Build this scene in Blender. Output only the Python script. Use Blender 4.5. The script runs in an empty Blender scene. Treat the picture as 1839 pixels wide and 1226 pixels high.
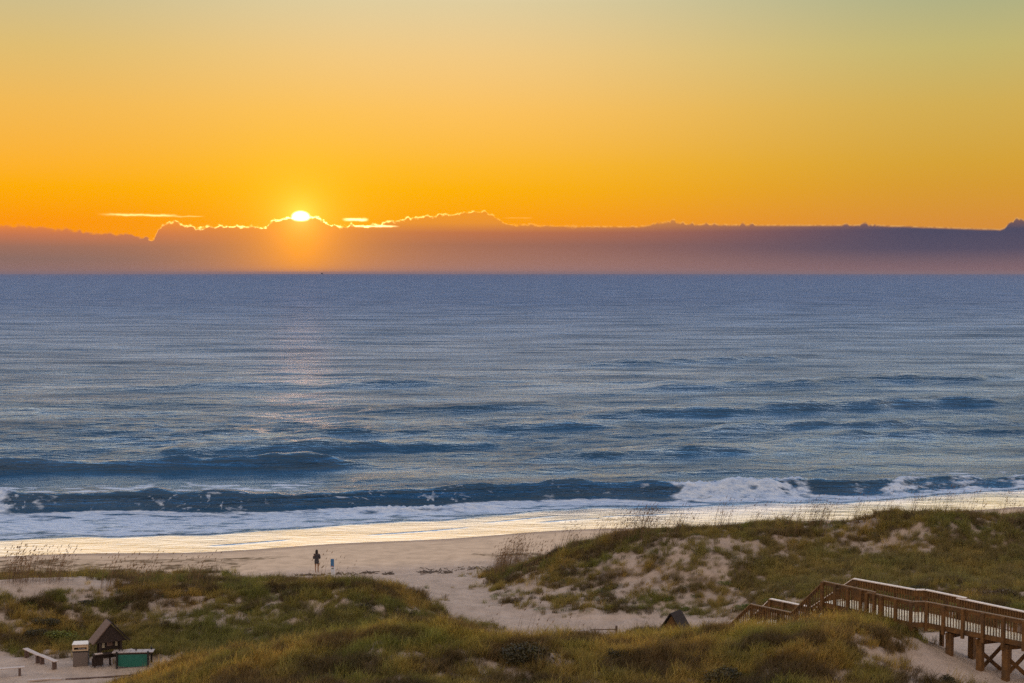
import bpy, bmesh, math, random
import numpy as np
from mathutils import Vector, Matrix
random.seed(7); RNG = np.random.default_rng(11)
SC = bpy.context.scene; COL = SC.collection
R = math.radians

# ------------------------------------------------------------------ camera
ZC = 23.0; F = 2554.0; W0, H0 = 1839.0, 1226.0; YH = 490.5
PITCH = math.atan((H0/2-YH)/F)
cam_d = bpy.data.cameras.new('camera'); cam = bpy.data.objects.new('camera', cam_d); COL.objects.link(cam)
cam_d.sensor_width = 36.0; cam_d.lens = 36.0*F/W0; cam_d.clip_start = .5; cam_d.clip_end = 200000
cam.location = (0, 0, ZC); cam.rotation_euler = (math.pi/2-PITCH, 0, 0); SC.camera = cam
CP, SP = math.cos(PITCH), math.sin(PITCH)
def ray(px, py):
    """direction of a photograph pixel in world space, scaled so that y = 1"""
    a = (np.asarray(px, float)-W0/2)/F; b = (H0/2-np.asarray(py, float))/F
    dx = a; dy = CP+b*SP; dz = -SP+b*CP
    return dx/dy, dz/dy
def at(px, py, z):
    rx, rz = ray(px, py); y = (z-ZC)/rz
    return (rx*y, y, z)
def atY(px, py, y):
    rx, rz = ray(px, py); return (float(rx*y), float(y), float(ZC+rz*y))

# ------------------------------------------------------------------ noise
_rng = np.random.default_rng(3)
_perm = _rng.permutation(1024).astype(np.int64); _ang = _rng.random(1024)*2*np.pi
_gx, _gy = np.cos(_ang), np.sin(_ang)
def perlin(x, y, seed=0):
    x = np.asarray(x, float)+seed*17.31; y = np.asarray(y, float)+seed*9.73
    xi = np.floor(x).astype(np.int64); yi = np.floor(y).astype(np.int64); xf = x-xi; yf = y-yi
    def g(ix, iy, fx, fy):
        h = _perm[(_perm[ix & 1023]+iy) & 1023]; return _gx[h]*fx+_gy[h]*fy
    u = xf*xf*xf*(xf*(xf*6-15)+10); v = yf*yf*yf*(yf*(yf*6-15)+10)
    a = g(xi, yi, xf, yf); b = g(xi+1, yi, xf-1, yf); c = g(xi, yi+1, xf, yf-1); d = g(xi+1, yi+1, xf-1, yf-1)
    return ((a*(1-u)+b*u)*(1-v)+(c*(1-u)+d*u)*v)*1.5
def fbm(x, y, o=4, seed=0, gain=.5):
    s = 0; a = 1; f = 1
    for k in range(o):
        s = s+a*perlin(x*f, y*f, seed+k*5); a *= gain; f *= 2.03
    return s
def sstep(a, b, x):
    t = np.clip((x-a)/(b-a), 0, 1); return t*t*(3-2*t)

# ------------------------------------------------------------------ materials
def mat(name):
    m = bpy.data.materials.new(name); m.use_nodes = True; nt = m.node_tree
    return m, nt, nt.nodes['Principled BSDF']
def N(nt, t, **kw):
    n = nt.nodes.new(t)
    for k, v in kw.items():
        if k.startswith('i_'):
            n.inputs[k[2:].replace('_', ' ')].default_value = v
        else: setattr(n, k, v)
    return n
def lin(c):
    return tuple((v/255/12.92 if v/255 <= .04045 else ((v/255+.055)/1.055)**2.4) for v in c)
def ramp(nt, stops, interp='LINEAR'):
    n = nt.nodes.new('ShaderNodeValToRGB'); cr = n.color_ramp; cr.interpolation = interp
    while len(cr.elements) > 1: cr.elements.remove(cr.elements[-1])
    for i, (p, c) in enumerate(stops):
        e = cr.elements[0] if i == 0 else cr.elements.new(p)
        e.position = p; e.color = (*c, 1) if len(c) == 3 else c
    return n
def simple(name, col, rough=.8, var=.25, scale=6, stretch=(1, 1, 1), bump=.2, metal=0, dirt=None):
    m, nt, b = mat(name); L = nt.links
    tc = N(nt, 'ShaderNodeTexCoord'); mp = N(nt, 'ShaderNodeMapping'); mp.inputs['Scale'].default_value = stretch
    L.new(tc.outputs['Object'], mp.inputs[0])
    n1 = N(nt, 'ShaderNodeTexNoise', i_Scale=scale, i_Detail=6.0, i_Roughness=.6); L.new(mp.outputs[0], n1.inputs['Vector'])
    lo = tuple(v*(1-var) for v in col); hi = tuple(min(1, v*(1+var)) for v in col)
    r = ramp(nt, [(.3, lo), (.7, hi)]); L.new(n1.outputs['Fac'], r.inputs[0])
    out = r.outputs[0]
    if dirt:
        n2 = N(nt, 'ShaderNodeTexNoise', i_Scale=scale*.3, i_Detail=4.0); L.new(tc.outputs['Object'], n2.inputs['Vector'])
        r2 = ramp(nt, [(.45, (0, 0, 0)), (.7, (1, 1, 1))]); L.new(n2.outputs['Fac'], r2.inputs[0])
        mx = N(nt, 'ShaderNodeMix', data_type='RGBA'); L.new(r2.outputs[0], mx.inputs[0]); L.new(out, mx.inputs[6]); mx.inputs[7].default_value = (*dirt, 1); out = mx.outputs[2]
    L.new(out, b.inputs['Base Color']); b.inputs['Roughness'].default_value = rough; b.inputs['Metallic'].default_value = metal
    bp = N(nt, 'ShaderNodeBump', i_Strength=bump, i_Distance=.01); L.new(n1.outputs['Fac'], bp.inputs['Height']); L.new(bp.outputs[0], b.inputs['Normal'])
    return m
WOOD = simple('treated_timber', (.165, .080, .020), .75, .4, 5, (1, 1, 1), .3, dirt=(.085, .05, .022))
WOODCAP = simple('weathered_cap_board', (.78, .70, .64), .35, .15, 5, (1, 1, 1), .2)
NEARCAP = simple('brown_cap_board', (.26, .17, .09), .6, .2, 5)
DECK = simple('deck_boards', (.86, .76, .54), .32, .18, 4, (1, 1, 1), .2)
DARKWOOD = simple('dark_stained_wood', (.032, .020, .015), .8, .3, 6, (1, 1, 1), .3)
SHINGLE = simple('dark_shingle', (.028, .020, .018), .85, .4, 12, (1, 4, 4), .5)
SHINGLE_PALE = simple('pale_roof_board', (.15, .10, .075), .7, .25, 9, (1, 4, 4), .4)  # left slope of the kiosk roof, paler than the right
BENCHTOP = simple('pale_bench_plank', (.55, .46, .40), .5, .15, 6, (1, 6, 1), .2)
CONCRETE = simple('pebbled_concrete', (.17, .14, .125), .9, .3, 30, (1, 1, 1), .6)
CREAM = simple('cream_plastic', (.62, .47, .30), .4, .08, 4, (1, 1, 1), .1, dirt=(.45, .34, .22))
LIDWHITE = simple('pale_lid', (.75, .72, .68), .3, .08, 4, (1, 1, 1), .1)
TEAL = simple('teal_panel', (.009, .14, .105), .5, .12, 4, (1, 1, 1), .1)
BLACK = simple('black_iron', (.015, .014, .014), .5, .2, 9)
WHITEPANEL = simple('white_sign_panel', (.80, .86, 1.0), .5, .08, 9)
BLUEPANEL = simple('blue_sign_panel', (.06, .20, .42), .5, .12, 9)
ORANGE = simple('orange_mark', (.6, .22, .10), .6, .1, 9)
PAPER = simple('yellowed_notice', (.55, .5, .36), .7, .1, 9)
SKIN = simple('skin', (.36, .20, .12), .5, .08, 9, bump=.05)
HAIRM = simple('dark_hair', (.018, .011, .010), .5, .3, 30, (1, 1, .2), .5)
DRESS = simple('grey_knit_dress', (.055, .050, .058), .9, .08, 25, (1, 1, 1), .5)
BIRDM = simple('dark_feathers', (.03, .025, .025), .7, .2, 20)
STEM = simple('woody_stem', (.10, .065, .04), .9, .3, 20)

# ------------------------------------------------------------------ object helpers
def tag(o, label=None, cat=None, group=None, kind=None):
    if label: o['label'] = label
    if cat: o['category'] = cat
    if group: o['group'] = group
    if kind: o['kind'] = kind
    return o
def thing(name, loc, rz, label, cat, group=None):
    o = bpy.data.objects.new(name, None); o.empty_display_size = .3; COL.objects.link(o); o.location = loc; o.rotation_euler = (0, 0, rz)
    return tag(o, label, cat, group)
class MB:
    def __init__(s): s.v = []; s.f = []; s.sm = []
    def add(s, vs, fs, smooth=False):
        n = len(s.v); s.v += [tuple(v) for v in vs]; s.f += [tuple(i+n for i in f) for f in fs]; s.sm += [smooth]*len(fs); return s
    def box(s, c, d, rz=0, M=None):
        """chamfer-free box; c centre, d full size"""
        vs = []
        for z in (-.5, .5):
            for x, y in ((-.5, -.5), (.5, -.5), (.5, .5), (-.5, .5)):
                p = Vector((x*d[0], y*d[1], z*d[2]))
                if M: p = M @ p
                if rz: p = Matrix.Rotation(rz, 3, 'Z') @ p
                vs.append(p+Vector(c))
        return s.add(vs, [(3, 2, 1, 0), (4, 5, 6, 7), (0, 1, 5, 4), (1, 2, 6, 5), (2, 3, 7, 6), (3, 0, 4, 7)])
    def bbox(s, c, d, b=.01, rz=0):
        """box with chamfered vertical and top edges"""
        x, y, z = d[0]/2, d[1]/2, d[2]/2
        def ring(ix, zz): return [Vector(p) for p in ((-x+ix, -y+ix+b, zz), (-x+ix+b, -y+ix, zz), (x-ix-b, -y+ix, zz), (x-ix, -y+ix+b, zz), (x-ix, y-ix-b, zz), (x-ix-b, y-ix, zz), (-x+ix+b, y-ix, zz), (-x+ix, y-ix-b, zz))]
        rs = [ring(b, -z), ring(0, -z+b), ring(0, z-b), ring(b, z)]
        m = Matrix.Rotation(rz, 3, 'Z'); vs = [m @ p+Vector(c) for r in rs for p in r]
        fs = [tuple(range(7, -1, -1)), tuple(range(24, 32))]
        for k in range(3):
            for i in range(8): fs.append((k*8+i, k*8+(i+1) % 8, k*8+8+(i+1) % 8, k*8+8+i))
        return s.add(vs, fs)
    def bar(s, a, b, w, h, up=(0, 0, 1)):
        """square-section bar from a to b; w across, h along 'up'"""
        a = Vector(a); b = Vector(b); d = (b-a).normalized(); side = d.cross(Vector(up))
        if side.length < 1e-4: side = Vector((1, 0, 0))
        side.normalize(); u = side.cross(d).normalized()
        vs = []
        for p in (a, b):
            for i, j in ((-.5, -.5), (.5, -.5), (.5, .5), (-.5, .5)): vs.append(p+side*(i*w)+u*(j*h))
        return s.add(vs, [(0, 1, 2, 3), (7, 6, 5, 4), (0, 4, 5, 1), (1, 5, 6, 2), (2, 6, 7, 3), (3, 7, 4, 0)])
    def tube(s, pts, rad, n=8, smooth=True):
        pts = [Vector(p) for p in pts]; rads = rad if hasattr(rad, '__len__') else [rad]*len(pts); vs = []
        for i, p in enumerate(pts):
            d = (pts[min(i+1, len(pts)-1)]-pts[max(i-1, 0)]).normalized()
            a = d.cross(Vector((0, 0, 1))) if abs(d.z) < .95 else d.cross(Vector((1, 0, 0))); a.normalize(); b = d.cross(a)
            for k in range(n):
                t = 2*math.pi*k/n; vs.append(p+a*math.cos(t)*rads[i]+b*math.sin(t)*rads[i])
        fs = [(i*n+k, i*n+(k+1) % n, (i+1)*n+(k+1) % n, (i+1)*n+k) for i in range(len(pts)-1) for k in range(n)]
        fs += [tuple(range(n)), tuple(reversed(range((len(pts)-1)*n, len(pts)*n)))]
        return s.add(vs, fs, smooth)
    def loft(s, rings, smooth=True, cap=True):
        """rings: list of (cx, cy, cz, rx, ry)"""
        n = 16; vs = []
        for cx, cy, cz, rx, ry in rings:
            for k in range(n):
                t = 2*math.pi*k/n; vs.append((cx+rx*math.cos(t), cy+ry*math.sin(t), cz))
        fs = [(i*n+k, i*n+(k+1) % n, (i+1)*n+(k+1) % n, (i+1)*n+k) for i in range(len(rings)-1) for k in range(n)]
        if cap: fs += [tuple(reversed(range(n))), tuple(range((len(rings)-1)*n, len(rings)*n))]
        return s.add(vs, fs, smooth)
    def build(s, name, m, parent=None, label=None):
        me = bpy.data.meshes.new(name); me.from_pydata(s.v, [], s.f); me.update()
        me.polygons.foreach_set('use_smooth', s.sm)
        me.materials.append(m); o = bpy.data.objects.new(name, me); COL.objects.link(o)
        if parent is not None: o.parent = parent
        if label: o['label'] = label
        return o
def np_mesh(name, V, Fq, m, smooth=True, attrs=None):
    me = bpy.data.meshes.new(name); k = Fq.shape[1]
    me.vertices.add(len(V)); me.vertices.foreach_set('co', np.ascontiguousarray(V, np.float32).ravel())
    me.loops.add(Fq.size); me.loops.foreach_set('vertex_index', Fq.ravel().astype(np.int32))
    me.polygons.add(len(Fq)); me.polygons.foreach_set('loop_start', np.arange(0, Fq.size, k, dtype=np.int32))
    me.polygons.foreach_set('use_smooth', np.full(len(Fq), smooth))
    me.update(calc_edges=True)
    for a, d in (attrs or {}).items():
        if d.ndim == 1:
            at_ = me.attributes.new(a, 'FLOAT', 'POINT'); at_.data.foreach_set('value', d.astype(np.float32))
        else:
            at_ = me.attributes.new(a, 'FLOAT_COLOR', 'POINT'); at_.data.foreach_set('color', np.hstack([d, np.ones((len(d), 1))]).astype(np.float32).ravel())
    if m: me.materials.append(m)
    return me
def grid_faces(nr, nc):
    i = np.arange(nr-1)[:, None]*nc+np.arange(nc-1)[None]; i = i.ravel()
    return np.stack([i, i+1, i+nc+1, i+nc], 1)
def copy_tree(o, parent=None):
    c = o.copy(); COL.objects.link(c); c.parent = parent
    for ch in [x for x in bpy.data.objects if x.parent == o]: copy_tree(ch, c)
    return c

# ------------------------------------------------------------------ terrain
def y_shore(x):
    xx = np.clip(x, -120, 120)
    return 124+.26*xx+.0007*xx*xx+.9*np.sin(xx*.11+1.0)+.45*np.sin(xx*.31)
PTS = []      # x, y, z
def P(px, py, z, dz=0):
    x, y, zz = at(px, py, z); PTS.append((x, y, zz+dz))
def Wp(x, y, z): PTS.append((x, y, z))
for p in [(760,1040,1.7),(850,1062,1.9),(900,1100,2.0),(1000,1122,2.0),(1100,1122,2.0),(1200,1127,2.0),(1280,1122,2.2),(950,1140,2.0),(830,1110,1.9),(870,1130,2.0),(700,1040,1.55)]: P(*p)
# right dune: nose, foot, crest, face, hinterland
for p in [(880,1027,2.0),(900,1052,2.1),(960,1084,2.25),(1050,1103,2.4),(1150,1108,2.4),(1290,1103,2.9),(1400,1072,3.7)]: P(*p, -.05)
for p in [(910,1014,2.7),(940,1002,3.2),(1000,986,4.0),(1100,970,5.0),(1200,956,5.7),(1280,948,6.1),(1400,952,6.0),(1500,942,6.2),(1600,928,6.7),(1650,921,7.0),(1720,935,6.6),(1839,935,6.6)]: P(*p, -.42)
for p in [(1250,1000,4.9),(1000,1040,3.0),(1100,1040,3.3),(1200,1050,3.4),(1300,1020,4.3),(1450,1010,4.4),(1600,1000,4.7),(1750,1000,4.8),(1839,1000,4.8),(1100,1000,4.2),(1450,1050,4.1),(1600,1030,4.4),(1750,1050,4.5),(1839,1060,4.6),(1300,1060,3.3),(1400,985,5.1),(1550,970,5.2),
          (1839,1092,4.7),(1450,1085,3.6),(1330,1120,2.4)]: P(*p, -.15)
for x in (4, 12, 20, 30, 45, 60): Wp(x, 101+.06*x, 3.3+.02*x); Wp(x, 107+.1*x, 1.8)
# left dune
for p in [(0,1040,4.2),(80,1039,4.3),(170,1042,4.2),(250,1055,3.8),(400,1053,4.0),(550,1055,4.0),(650,1045,4.4),(720,1060,3.8),(780,1086,2.8),(806,1112,2.0)]: P(*p, -.1-.36*(300 < p[0] < 800))
for p in [(100,1095,3.3),(300,1095,3.2),(500,1095,3.2),(650,1085,3.5),(50,1150,2.3),(150,1150,2.2),(0,1165,2.1),(400,1150,2.5),(600,1130,2.6),(300,1130,2.8),(700,1103,3.0),(780,1118,2.2)]: P(*p, -.1)
for p in [(0,1200,2.0),(150,1190,2.0),(250,1190,2.0),(0,1226,2.0),(200,1226,2.0),(300,1200,2.05),(100,1215,2.0)]: P(*p)
for x in (-55, -42, -30, -20, -10): Wp(x, 92.5, 2.5); Wp(x, 97, 1.7)
for x in (-45, -55): Wp(x, 87.5, 4.2); Wp(x, 80, 2.2); Wp(x, 70, 2.0); Wp(x, 60, 2.0)
# foreground dune
for p in [(255,1236,4.5),(350,1205,5.3),(450,1180,6.1),(550,1160,6.7),(700,1134,7.1),(800,1138,7.1),(860,1152,6.8),(930,1163,6.6),(1050,1153,6.72),(1200,1152,6.8),(1300,1150,6.95),(1400,1134,7.4),(1500,1124,7.5),(1600,1130,7.3),(1660,1158,6.6)]: P(*p, -.02)
for p in [(1700,1180,6.15),(1750,1182,5.5),(1800,1162,5.2),(1839,1200,5.5),(1839,1152,4.9),(1750,1226,5.6),(1839,1226,5.5)]: P(*p)
for p in [(600,1226,6.5),(900,1226,6.3),(1200,1226,6.4),(1500,1226,6.5),(1640,1205,6.0),(700,1185,6.75),(1000,1195,6.5),(1300,1195,6.6),(1500,1165,7.15),(450,1226,5.9)]: P(*p, -.1)
for x in (-14, -6, 2, 10): Wp(x, 50, 6.4); Wp(x, 67.5, 4.2); Wp(x, 71.5, 2.6); Wp(x, 76, 2.1)
for x in (18, 30, 45): Wp(x, 50, 5.6)
Wp(12, 72.5, 2.6); Wp(16, 74, 3.4); Wp(-22, 66, 2.3); Wp(-26, 64, 2.0); Wp(-22, 57, 2.6); Wp(-30, 55, 2.0); Wp(24, 70, 4.7); Wp(40, 70, 4.6); Wp(45, 80, 4.7); Wp(55, 90, 5.2); Wp(60, 60, 5)
Wp(-40, 50, 2); Wp(20, 72, 4.4)
PTS = np.array(PTS, float)
def tps_fit(pts, lam=.02):
    n = len(pts); d = np.hypot(pts[:, None, 0]-pts[None, :, 0], pts[:, None, 1]-pts[None, :, 1])/10
    K = np.where(d > 0, d*d*np.log(np.maximum(d, 1e-9)), 0)+lam*np.eye(n)
    Pm = np.c_[np.ones(n), pts[:, 0]/10, pts[:, 1]/10]; A = np.zeros((n+3, n+3)); A[:n, :n] = K; A[:n, n:] = Pm; A[n:, :n] = Pm.T
    return np.linalg.solve(A, np.r_[pts[:, 2], 0, 0, 0])
WT = tps_fit(PTS)
def tps(x, y):
    s = x.shape; x = x.ravel(); y = y.ravel(); out = WT[-3]+WT[-2]*x/10+WT[-1]*y/10
    for i in range(len(PTS)):
        d2 = ((x-PTS[i, 0])**2+(y-PTS[i, 1])**2)/100
        out += WT[i]*.5*d2*np.log(np.maximum(d2, 1e-12))
    return out.reshape(s)
GX0, GX1, GY0, GY1, GS = -60., 62., 44., 112., .5
gx = np.arange(GX0, GX1+.01, GS); gy = np.arange(GY0, GY1+.01, GS)
GXX, GYY = np.meshgrid(gx, gy); BASE = tps(GXX, GYY)
def bil(G, x, y):
    u = np.clip((x-GX0)/GS, 0, len(gx)-1.001); v = np.clip((y-GY0)/GS, 0, len(gy)-1.001); i = u.astype(int); j = v.astype(int); u = u-i; v = v-j
    return (G[j, i]*(1-u)+G[j, i+1]*u)*(1-v)+(G[j+1, i]*(1-u)+G[j+1, i+1]*u)*v
def beach(x, y):
    s = y_shore(x)-y
    return np.where(s > 0, 1.5*(1-np.exp(-s/9.5)), np.maximum(s*.07, -1.5))
# vegetation cover control values (pixel, cover)
VC = [(90,1048,.0),(20,1050,.05),(180,1055,.1),(40,1075,.15),(150,1072,.35),(0,1090,.7),(100,1090,.95),(250,1063,.75),(330,1058,.8),(400,1065,.9),(500,1060,.9),(600,1060,.95),(650,1052,1),(560,1090,.75),(480,1095,.6),(400,1090,.75),(300,1085,.55),(200,1080,.85),(260,1100,.5),(180,1105,.6),(330,1115,.45),(400,1118,.6),(480,1120,.7),(600,1105,.75),(660,1095,.6),(700,1090,.6),(740,1085,.65),(780,1095,.6),(50,1125,.7),(20,1110,.4),(120,1130,1),(90,1145,1),(250,1130,.9),(150,1150,1),(300,1150,1),(400,1150,1),(550,1135,1),(650,1120,1),(350,1165,1),(270,1175,1),(780,1125,.9),
      (60,1190,0),(150,1200,0),(0,1180,.1),(0,1220,0),(250,1205,0),(310,1195,.1),(200,1220,0),(100,1175,.6),(60,1165,.9),(20,1163,.9),
      (840,1070,0),(820,1100,0),(900,1110,0),(1000,1130,0),(1100,1122,0),(1200,1125,0),(1290,1118,.05),(760,1045,0),(850,1045,0),(870,1020,0),(700,1035,.0),(730,1062,.2),
      (900,1035,.75),(930,1020,.95),(1000,1003,.95),(1100,985,.95),(1180,975,.8),(1250,962,.9),(950,1050,.6),(930,1060,.3),(1000,1075,.5),(1050,1085,.55),(1100,1090,.6),(1180,1090,.55),(1000,1040,.7),(1080,1030,.65),(1150,1010,.55),(1180,1030,.55),(1120,1060,.55),(1200,1060,.65),(1270,1070,.6),(1250,1095,.5),(1290,1085,.65),(1230,985,.45),(1290,975,.38),(1340,990,.36),(1380,1000,.5),(1300,1010,.55),(1250,1020,.5),(1330,1035,.9),(1400,1030,1),(1360,960,.9),(1420,960,.75),(1450,980,.6),(1500,960,.6),(1530,950,.35),(1570,975,.32),(1480,1000,.9),(1600,990,.6),(1650,960,.5),(1700,950,.5),(1750,960,.8),(1650,930,1),(1600,940,.9),(1700,990,.9),(1800,990,.95),(1600,1015,1),(1700,1020,1),(1500,1025,1),(1800,1030,.95),(1400,1060,.7),(1450,1060,.7),(1350,1085,.6),(1420,1090,.55),(1330,1105,.25),(1500,1045,.75),(1560,1040,.75),(1630,1045,.65),(1700,1050,.8),(1760,1055,.6),(1810,1070,.35),(1839,1060,.5),(1720,1070,.9),(1790,1080,.9),
      (300,1222,1),(400,1190,1),(500,1165,1),(600,1145,1),(700,1140,1),(800,1140,1),(900,1165,1),(1000,1160,1),(1200,1150,1),(1400,1130,1),(1550,1125,1),(600,1190,.9),(800,1195,.8),(740,1190,.55),(830,1210,.6),(950,1205,.55),(900,1215,.65),(1000,1215,.6),(1060,1195,.85),(1200,1190,.95),(1300,1180,.95),(1500,1160,.9),(1500,1190,.6),(1600,1160,.65),(1560,1175,.45),(1400,1190,.9),(1640,1180,.15),(1680,1200,0),(1650,1215,.3),(1720,1195,0),(1780,1170,0),(1830,1215,0),(1800,1190,0),(1600,1215,.7),(1700,1215,.15),(1760,1150,.05)]

_cov = {}
def surf0(x, y):
    x = np.asarray(x, float); y = np.asarray(y, float)
    zb = bil(BASE, x, y); bz = beach(x, y); s = y_shore(x)-y
    ybl = np.where(x < 0, 96.0, 104+.08*np.maximum(x, 0)); ybl = np.where((x > -12) & (x < 4), 100.0, ybl)
    t = sstep(-3, 3, y-(ybl+0*x)); t = np.clip(t+(s < 4), 0, 1)
    z = zb*(1-t)+bz*t
    return z, t
def march(px, py, fn):
    """first hit of pixel rays with a height function"""
    rx, rz = ray(px, py); ys = np.arange(52, 135, .1)
    X = rx[:, None]*ys[None]; Z = ZC+rz[:, None]*ys[None]
    G = fn(X, np.broadcast_to(ys, X.shape)); hit = (Z <= G); k = np.argmax(hit, 1)
    return rx*ys[k], ys[k]
VCa = np.array(VC, float); vx, vy = march(VCa[:, 0], VCa[:, 1], lambda x, y: surf0(x, y)[0])
def cover0(x, y):
    # pseudo-screen metric: stretch depth so that points a few px apart vertically stay separate
    x = np.asarray(x, float); s = x.shape; x = x.ravel(); y = np.asarray(y, float).ravel()
    num = np.zeros_like(x); den = np.full_like(x, 1e-9)
    for i in range(len(VCa)):
        d2 = ((x-vx[i])/1.3)**2+((y-vy[i])/1.0)**2
        w = 1/(d2+.08)**2; num += w*VCa[i, 2]; den += w
    return (num/den).reshape(s)
COV = cover0(GXX, GYY)
LOW = GYY < 57; COV = np.where((GYY < 56) & (GXX > -16) & (GXX < 14), .9, COV)
def cover(x, y):
    """0..1 vegetation probability with ragged patches"""
    c = bil(COV, x, y); t = surf0(x, y)[1]
    n = fbm(x/1.5, y/1.0, 4, 21, .6)*.62+fbm(x/4., y/3., 2, 4)*.3
    n = n+.35*fbm(x/.55, y/.42, 2, 23)
    r = sstep(.31, .80, c-.055+n*.95*np.clip(4*c*(1.12-c), 0, 1))
    r = np.maximum(r, .15*sstep(.15, .35, c))
    r = np.where((x < -45) & (y < 78), 0, r); r = r*(1-.38*sstep(-4, 0, x)*(1-sstep(10, 16, x))*sstep(83, 86, y)*(1-sstep(94, 96, y)))
    return r*(1-t*(y > 100)*(c < .4))*(y < 110)
def height(x, y, fine=True):
    z, t = surf0(x, y); c = bil(COV, x, y)
    rough = np.clip(c*1.6, .0, 1)*(1-t)
    z = z+rough*(fbm(x/4.2, y/3.4, 3, 40)*.30+.22*np.abs(perlin(x/1.5, y/1.1, 50)))
    tr = (1-t)*(1-rough)
    z = z+tr*(fbm(x/1.2, y/1.2, 3, 60)*.05)+t*sstep(10, 17, y_shore(x)-y)*fbm(x/1.0, y/.8, 3, 61)*.045
    # vehicle ruts and footprints on the sand path
    d = np.abs(y-(84.6+.045*(x-6)**2)); z = z-.05*np.exp(-(d/.16)**2)*(c < .3)*(x > -6)*(x < 9)
    return z

xl = np.r_[-900, -500, -300, -200, -150, -110, -85, -70, -60, -52, np.arange(-47, 47.01, .2), 52, 60, 70, 85, 110, 150, 200, 300, 500, 900]
yl = np.r_[-900, -400, -150, -50, 0, 20, 32, 40, 46, 50, np.arange(53, 104, .15), np.arange(104, 142, .3), 145, 150, 160, 180]
X, Y = np.meshgrid(xl, yl)
Z = height(X, Y); far = sstep(0, 1, np.clip((46-Y)/30, 0, 1)); Z = Z*(1-far)+2*far*(Y < 46)
Z = np.where(Y > y_shore(X), np.minimum(Z, -.04), Z)
CV = cover(X, Y)*(Y > 46)+.6*(Y <= 46)
SSH = y_shore(X)-Y
WET = 1-sstep(1.0, 4.6, SSH+.6*perlin(X/3, Y/3, 7))

# sand material
SAND, nt, b = mat('dune_sand'); L = nt.links
geo = N(nt, 'ShaderNodeNewGeometry'); A_c = N(nt, 'ShaderNodeAttribute', attribute_name='cover'); A_w = N(nt, 'ShaderNodeAttribute', attribute_name='wet'); A_h = N(nt, 'ShaderNodeAttribute', attribute_name='inland')
n1 = N(nt, 'ShaderNodeTexNoise', i_Scale=.9, i_Detail=8.0, i_Roughness=.62); n2 = N(nt, 'ShaderNodeTexNoise', i_Scale=14.0, i_Detail=5.0); n3 = N(nt, 'ShaderNodeTexNoise', i_Scale=3.2, i_Detail=6.0, i_Roughness=.7)
for n in (n1, n2, n3): L.new(geo.outputs['Position'], n.inputs['Vector'])
rs = ramp(nt, [(.3, (.42, .335, .265)), (.5, (.54, .43, .34)), (.72, (.64, .52, .42))]); L.new(n1.outputs[0], rs.inputs[0])
rg = ramp(nt, [(.35, (.06, .042, .02)), (.65, (.20, .14, .08))]); L.new(n3.outputs[0], rg.inputs[0])
mx = N(nt, 'ShaderNodeMix', data_type='RGBA'); L.new(A_c.outputs['Fac'], mx.inputs[0]); L.new(rs.outputs[0], mx.inputs[6]); L.new(rg.outputs[0], mx.inputs[7])
# scattered dark litter on bare sand
n4 = N(nt, 'ShaderNodeTexNoise', i_Scale=6.5, i_Detail=4.0, i_Roughness=.75); L.new(geo.outputs['Position'], n4.inputs['Vector'])
rl = ramp(nt, [(.60, (0, 0, 0)), (.68, (1, 1, 1))]); L.new(n4.outputs[0], rl.inputs[0])
ml = N(nt, 'ShaderNodeMath', operation='MULTIPLY'); L.new(rl.outputs[0], ml.inputs[0]); L.new(A_h.outputs['Fac'], ml.inputs[1])
mx2 = N(nt, 'ShaderNodeMix', data_type='RGBA'); L.new(ml.outputs[0], mx2.inputs[0]); L.new(mx.outputs[2], mx2.inputs[6]); mx2.inputs[7].default_value = (.17, .13, .09, 1)
mx3 = N(nt, 'ShaderNodeMix', data_type='RGBA'); L.new(A_w.outputs['Fac'], mx3.inputs[0]); L.new(mx2.outputs[2], mx3.inputs[6]); mx3.inputs[7].default_value = (.26, .18, .135, 1)
mx4 = N(nt, 'ShaderNodeMix', data_type='RGBA'); L.new(A_h.outputs['Fac'], mx4.inputs[0]); mx4.inputs[6].default_value = (1.26, 1.20, 1.04, 1); mx4.inputs[7].default_value = (1, 1, 1, 1); mx5 = N(nt, 'ShaderNodeMix', data_type='RGBA', blend_type='MULTIPLY'); mx5.inputs[0].default_value = 1; L.new(mx3.outputs[2], mx5.inputs[6]); L.new(mx4.outputs[2], mx5.inputs[7]); L.new(mx5.outputs[2], b.inputs['Base Color'])
rr = N(nt, 'ShaderNodeMapRange'); rr.inputs['To Min'].default_value = .95; rr.inputs['To Max'].default_value = .5; L.new(A_w.outputs['Fac'], rr.inputs[0]); L.new(rr.outputs[0], b.inputs['Roughness'])
b.inputs['Specular IOR Level'].default_value = .3
ad = N(nt, 'ShaderNodeMath', operation='ADD'); L.new(n3.outputs[0], ad.inputs[0]); L.new(n2.outputs[0], ad.inputs[1])
hm = N(nt, 'ShaderNodeMath', operation='MULTIPLY'); L.new(A_h.outputs['Fac'], hm.inputs[0]); hm.inputs[1].default_value = .9
bp = N(nt, 'ShaderNodeBump', i_Distance=.09); L.new(hm.outputs[0], bp.inputs['Strength']); L.new(ad.outputs[0], bp.inputs['Height']); L.new(bp.outputs[0], b.inputs['Normal'])
INL = sstep(14, 20, SSH)
me = np_mesh('ground', np.stack([X, Y, Z], -1).reshape(-1, 3), grid_faces(*X.shape), SAND, True, {'cover': CV.ravel(), 'wet': WET.ravel(), 'inland': INL.ravel()})
ground = bpy.data.objects.new('ground', me); COL.objects.link(ground); tag(ground, kind='structure')
def gz(x, y): return float(height(np.array([x]), np.array([y]))[0])
def on_ground(px, py):
    x, y = march(np.array([px], float), np.array([py], float), height); x = float(x[0]); y = float(y[0])
    return Vector((x, y, gz(x, y)))

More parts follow.
